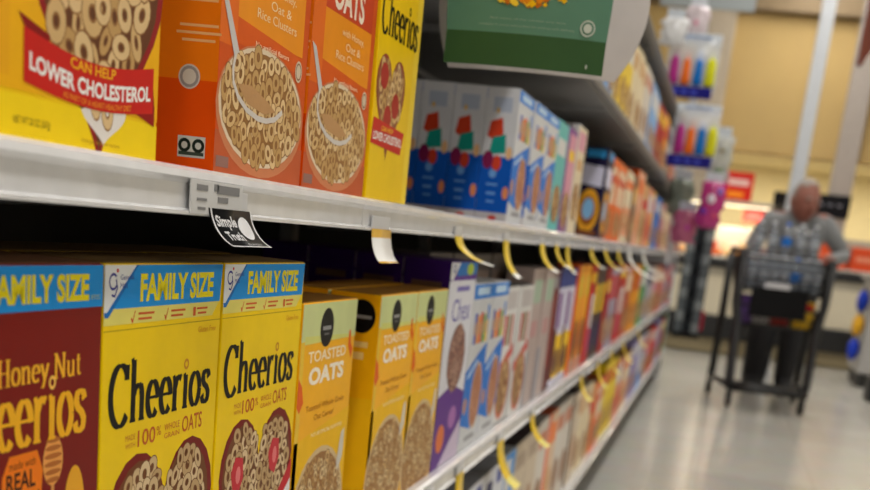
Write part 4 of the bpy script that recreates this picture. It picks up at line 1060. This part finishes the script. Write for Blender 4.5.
P = dict(
 pel=(0, .10, .92), wst=(0, .06, 1.05), cst=(0, -.02, 1.22), nb=(0, -.07, 1.36), nk=(.01, -.10, 1.42), 
 hL=(-.12, .10, .86), kL=(-.12, .02, .50), aL=(-.125, .12, .10), tL=(-.16, -.08, .04),
 hR=(.09, .10, .86), kR=(.115, .0, .50), aR=(.11, .08, .10), tR=(.13, -.12, .04),
 sR=(.215, -.04, 1.34), eR=(.40, .0, 1.12), wR=(.26, -.31, 1.09), 
 sL=(-.225, -.04, 1.33), eL=(-.33, -.06, 1.12), wL=(-.24, -.33, 1.09))
names = list(P); V = [P[n] for n in names]; ix = {n: i for i, n in enumerate(names)}
edges = [('pel', 'wst'), ('wst', 'cst'), ('cst', 'nb'), ('nb', 'nk'), ('pel', 'hL'), ('hL', 'kL'), ('kL', 'aL'), ('aL', 'tL'), ('pel', 'hR'), ('hR', 'kR'), ('kR', 'aR'), ('aR', 'tR'), ('cst', 'sR'), ('sR', 'eR'), ('eR', 'wR'), ('cst', 'sL'), ('sL', 'eL'), ('eL', 'wL')]
rad = dict(pel=(.17, .13), wst=(.18, .14), cst=(.21, .15), nb=(.11, .09), nk=.065, hL=.13, kL=.125, aL=.11, tL=.055, hR=.125, kR=.105, aR=.085, tR=.055, sR=.095, eR=.065, wR=.042, sL=.095, eL=.065, wL=.042)
body = skin_mesh(V, [(ix[a], ix[b]) for a, b in edges], [rad[n] for n in names], ix['pel'])
bm = bmesh.new(); bm.from_mesh(body)
# head: shaped ellipsoid with brow, nose, cheeks, chin, on the neck
hd = bmesh.new(); bmesh.ops.create_icosphere(hd, subdivisions=4, radius=1)
for v in hd.verts:
    x, y, z = v.co; X, Y, Z = x*.084, y*.104, z*.13
    if z < 0: X *= 1-.22*z*z; Y = Y*(1-.12*z*z)
    f = max(0, -y)                               # face looks to -y
    def bump(cx, cz, sx, sz, amp): return amp*math.exp(-((x-cx)/sx)**2-((z-cz)/sz)**2)*f
    Y -= bump(0, -.12, .16, .22, .026) + bump(0, .2, .5, .10, .007) + bump(0, -.72, .3, .16, .010) + bump(0, -.44, .28, .07, .006)
    Y += bump(.36, .06, .18, .11, .012) + bump(-.36, .06, .18, .11, .012) + bump(0, -.5, .3, .035, .005)
    Y -= bump(.48, -.22, .2, .2, .006) + bump(-.48, -.22, .2, .2, .006)
    v.co = Vector((X, Y, Z))
HM = Matrix.Translation((.015, -.15, 1.50)) @ Matrix.Scale(1.24, 4) @ Matrix.Rotation(.42, 4, 'Z') @ Matrix.Rotation(.18, 4, 'X')
hm = {}; 
for v in hd.verts: hm[v] = bm.verts.new(HM @ v.co)
for f in hd.faces:
    g = bm.faces.new([hm[v] for v in f.verts]); g.smooth = True; g.material_index = 3
hd.free()
for s in (-1, 1):                                 # ears
    e = bmesh.new(); bmesh.ops.create_icosphere(e, subdivisions=2, radius=1)
    mp = {v: bm.verts.new(HM @ Vector((s*.084+v.co.x*.012, .012+v.co.y*.018+.006*v.co.z, -.008+v.co.z*.034))) for v in e.verts}
    for f in e.faces: g = bm.faces.new([mp[v] for v in f.verts]); g.smooth = True; g.material_index = 3
    e.free()
for f in bm.faces:
    if f.material_index == 3: continue
    c = f.calc_center_median()
    f.smooth = True
    if c.z < .09: f.material_index = 2
    elif c.z < .93: f.material_index = 1
    elif c.z > 1.405: f.material_index = 3
    else: f.material_index = 0
# hands: palm plus four fingers and a thumb closed round the handle
def hand(sx, wx):
    base = Vector(wx); vs = [tuple(base+Vector((0, .03, .0))), tuple(base+Vector((0, -.02, .004))), tuple(base+Vector((-sx*.008, -.055, .012)))]; ed = [(0, 1), (1, 2)]; rd = [.030, (.036, .020), (.040, .019)]
    m2 = skin_mesh(vs, ed, rd, 0, 1); t = bmesh.new(); t.from_mesh(m2)
    for k in range(4):
        ox = -.03+.02*k; L = (.9, 1.05, 1.0, .8)[k]
        fp = [base+Vector((ox, -.05, .012)), base+Vector((ox*1.08, -.05-.028*L, .014)), base+Vector((ox*1.1, -.05-.042*L, -.008)), base+Vector((ox*1.1, -.05-.026*L, -.028))]
        m3 = skin_mesh([tuple(p) for p in fp], [(0, 1), (1, 2), (2, 3)], [.010, .0095, .009, .008], 0, 1); t.from_mesh(m3)
    fp = [base+Vector((-sx*.026, -.005, .0)), base+Vector((-sx*.048, -.03, -.01)), base+Vector((-sx*.046, -.055, -.022))]
    m3 = skin_mesh([tuple(p) for p in fp], [(0, 1), (1, 2)], [.012, .011, .009], 0, 1); t.from_mesh(m3)
    mp = {v: bm.verts.new(v.co) for v in t.verts}
    for f in t.faces: g = bm.faces.new([mp[v] for v in f.verts]); g.smooth = True; g.material_index = 3
    t.free()
hand(1, (.255, -.325, 1.095)); hand(-1, (-.235, -.345, 1.095))
me = bpy.data.meshes.new('person'); bm.to_mesh(me); bm.free()
for m in (hoodie, pants, shoe_m, skin_m): me.materials.append(m)
per = bpy.data.objects.new('person', me); C.objects.link(per); per.location = (px, py, 0)
tag(per, 'person in a grey sweatshirt and dark trousers leaning on the cart handle', 'person')
# hair: thin grey fringe on sides and back
hb = MB(); k = hb.mi(hair_m); e = bmesh.new(); bmesh.ops.create_icosphere(e, subdivisions=4, radius=1)
rm = [v for v in e.verts if not ((v.co.y > -.2 and v.co.z > -.35) or (v.co.z > .62 and v.co.y > -.62))]
bmesh.ops.delete(e, geom=rm, context='VERTS')
for v in e.verts: x, y, z = v.co; v.co = Vector((x*.088, y*.108+.001, z*.134+.001))
hb.add(e, HM, hair_m, True); hb.build('hair', per)
for s in (-1, 1):
    b = MB(); e = bmesh.new(); bmesh.ops.create_icosphere(e, subdivisions=2, radius=.010); b.add(e, HM @ Matrix.Translation((s*.031, -.086, .010)), ink((60,44,38)), True); b.build('eye', per)
    b = MB(); b.box((0, 0, 0), (.036, .008, .007), hair_m, bevel=.002); o = b.build('eyebrow', per); o.matrix_local = HM @ Matrix.Translation((s*.032, -.1, .032))
b = MB(); b.box((0, 0, 0), (.044, .006, .007), ink((140,70,64)), bevel=.002); o = b.build('mouth', per); o.matrix_local = HM @ Matrix.Translation((0, -.108, -.062))
b = MB(); N = 24                                   # rolled collar and hood behind the neck
b.tube([(.01+.085*math.cos(2*PI*i/N), -.075+.075*math.sin(2*PI*i/N), 1.405+.03*math.sin(2*PI*i/N)) for i in range(N)], .026, hoodie, 8, closed=True); b.build('collar', per)
b = MB()                                           # pale chest print
for (x, z, w_, h_) in ((-.07, 1.275, .05, .04), (-.01, 1.285, .05, .035), (.045, 1.28, .04, .05), (.09, 1.27, .04, .03), (.02, 1.235, .1, .02), (-.06, 1.232, .04, .018)):
    b.box((x, -.155-.018*(1-abs(x)/.1), z), (w_, .02, h_), ink((206,208,210), .7), bevel=.003)
b.build('chest_print', per)

# ================================================================== LIGHTS
fix = 0
cx_names = {-4.6: 'left aisle', .55: 'cereal aisle', 5.2: 'right aisle'}
for x in (-4.6, .55, 5.2):
    for k, y in enumerate((-3.4, 0.2, 3.8, 7.4, 11.0, 14.2)):
        t = empty('ceiling_light', (x, y, 4.30), 'long fluorescent ceiling light over the %s, %s from the entrance end' % (cx_names[x], ORD[k]), 'ceiling light', 'fluorescent ceiling lights')
        b = MB(); b.box((0, 0, .04), (.34, 2.5, .07), white_metal, bevel=.01); b.build('housing', t)
        b = MB(); b.box((0, 0, -.001), (.28, 2.4, .012), mat('lamp_diffuser', (255,250,240), .5, emit=9)); b.build('diffuser', t)
        b = MB(); b.tube([(0, -1, .07), (0, -1, .25)], .006, chrome); b.tube([(0, 1, .07), (0, 1, .25)], .006, chrome); b.build('hanger', t)
        li = bpy.data.lights.new('tube_lamp', 'AREA'); li.shape = 'RECTANGLE'; li.size = .28; li.size_y = 2.4; li.energy = 62 if x == .55 else 46; li.color = (1, .975, .935)
        lo = bpy.data.objects.new('tube_lamp', li); C.objects.link(lo); lo.location = (x, y, 4.28)
for x in (-3, 0.2, 3):
    li = bpy.data.lights.new('recess_lamp', 'AREA'); li.shape = 'RECTANGLE'; li.size = 2.6; li.size_y = .2; li.energy = 38; li.color = (1, .90, .70)
    lo = bpy.data.objects.new('recess_lamp', li); C.objects.link(lo); lo.location = (x, 16.9, 2.17)

li = bpy.data.lights.new('case_lamp', 'AREA'); li.shape = 'RECTANGLE'; li.size = .9; li.size_y = .08; li.energy = 14; li.color = (1, .95, .82)
lo = bpy.data.objects.new('case_lamp', li); C.objects.link(lo); lo.location = (-.10, 15.32, 1.57)
w = bpy.data.worlds.new('World'); bpy.context.scene.world = w; w.use_nodes = True
w.node_tree.nodes['Background'].inputs[0].default_value = (.9, .93, 1, 1); w.node_tree.nodes['Background'].inputs[1].default_value = .3

# ================================================================== CAMERA
yaw, pit, rol, fpx, cy = -.1822, -.3117, .1136, 1272.7, 640.3
f_ = Vector((math.sin(yaw)*math.cos(pit), math.cos(yaw)*math.cos(pit), math.sin(pit)))
r_ = f_.cross(Vector((0, 0, 1))).normalized(); u_ = r_.cross(f_)
r2 = math.cos(rol)*r_+math.sin(rol)*u_; u2 = -math.sin(rol)*r_+math.cos(rol)*u_
cam = bpy.data.cameras.new('Camera'); co = bpy.data.objects.new('Camera', cam); C.objects.link(co)
M = Matrix((r2, u2, -f_)).transposed().to_4x4(); M.translation = Vector((0, 0, F)); co.matrix_world = M
cam.sensor_width = 36; cam.lens = fpx*36/870; cam.shift_y = (cy-245)/870; cam.clip_start = .02
cam.dof.use_dof = True; cam.dof.focus_distance = 1.03; cam.dof.aperture_fstop = 8.0
S = bpy.context.scene; S.camera = co
S.view_settings.view_transform = 'Standard'; S.view_settings.look = 'None'; S.view_settings.gamma = 1; S.view_settings.exposure = -.30
S.view_settings.use_curve_mapping = False
S.cycles.max_bounces = 8; S.cycles.transparent_max_bounces = 16
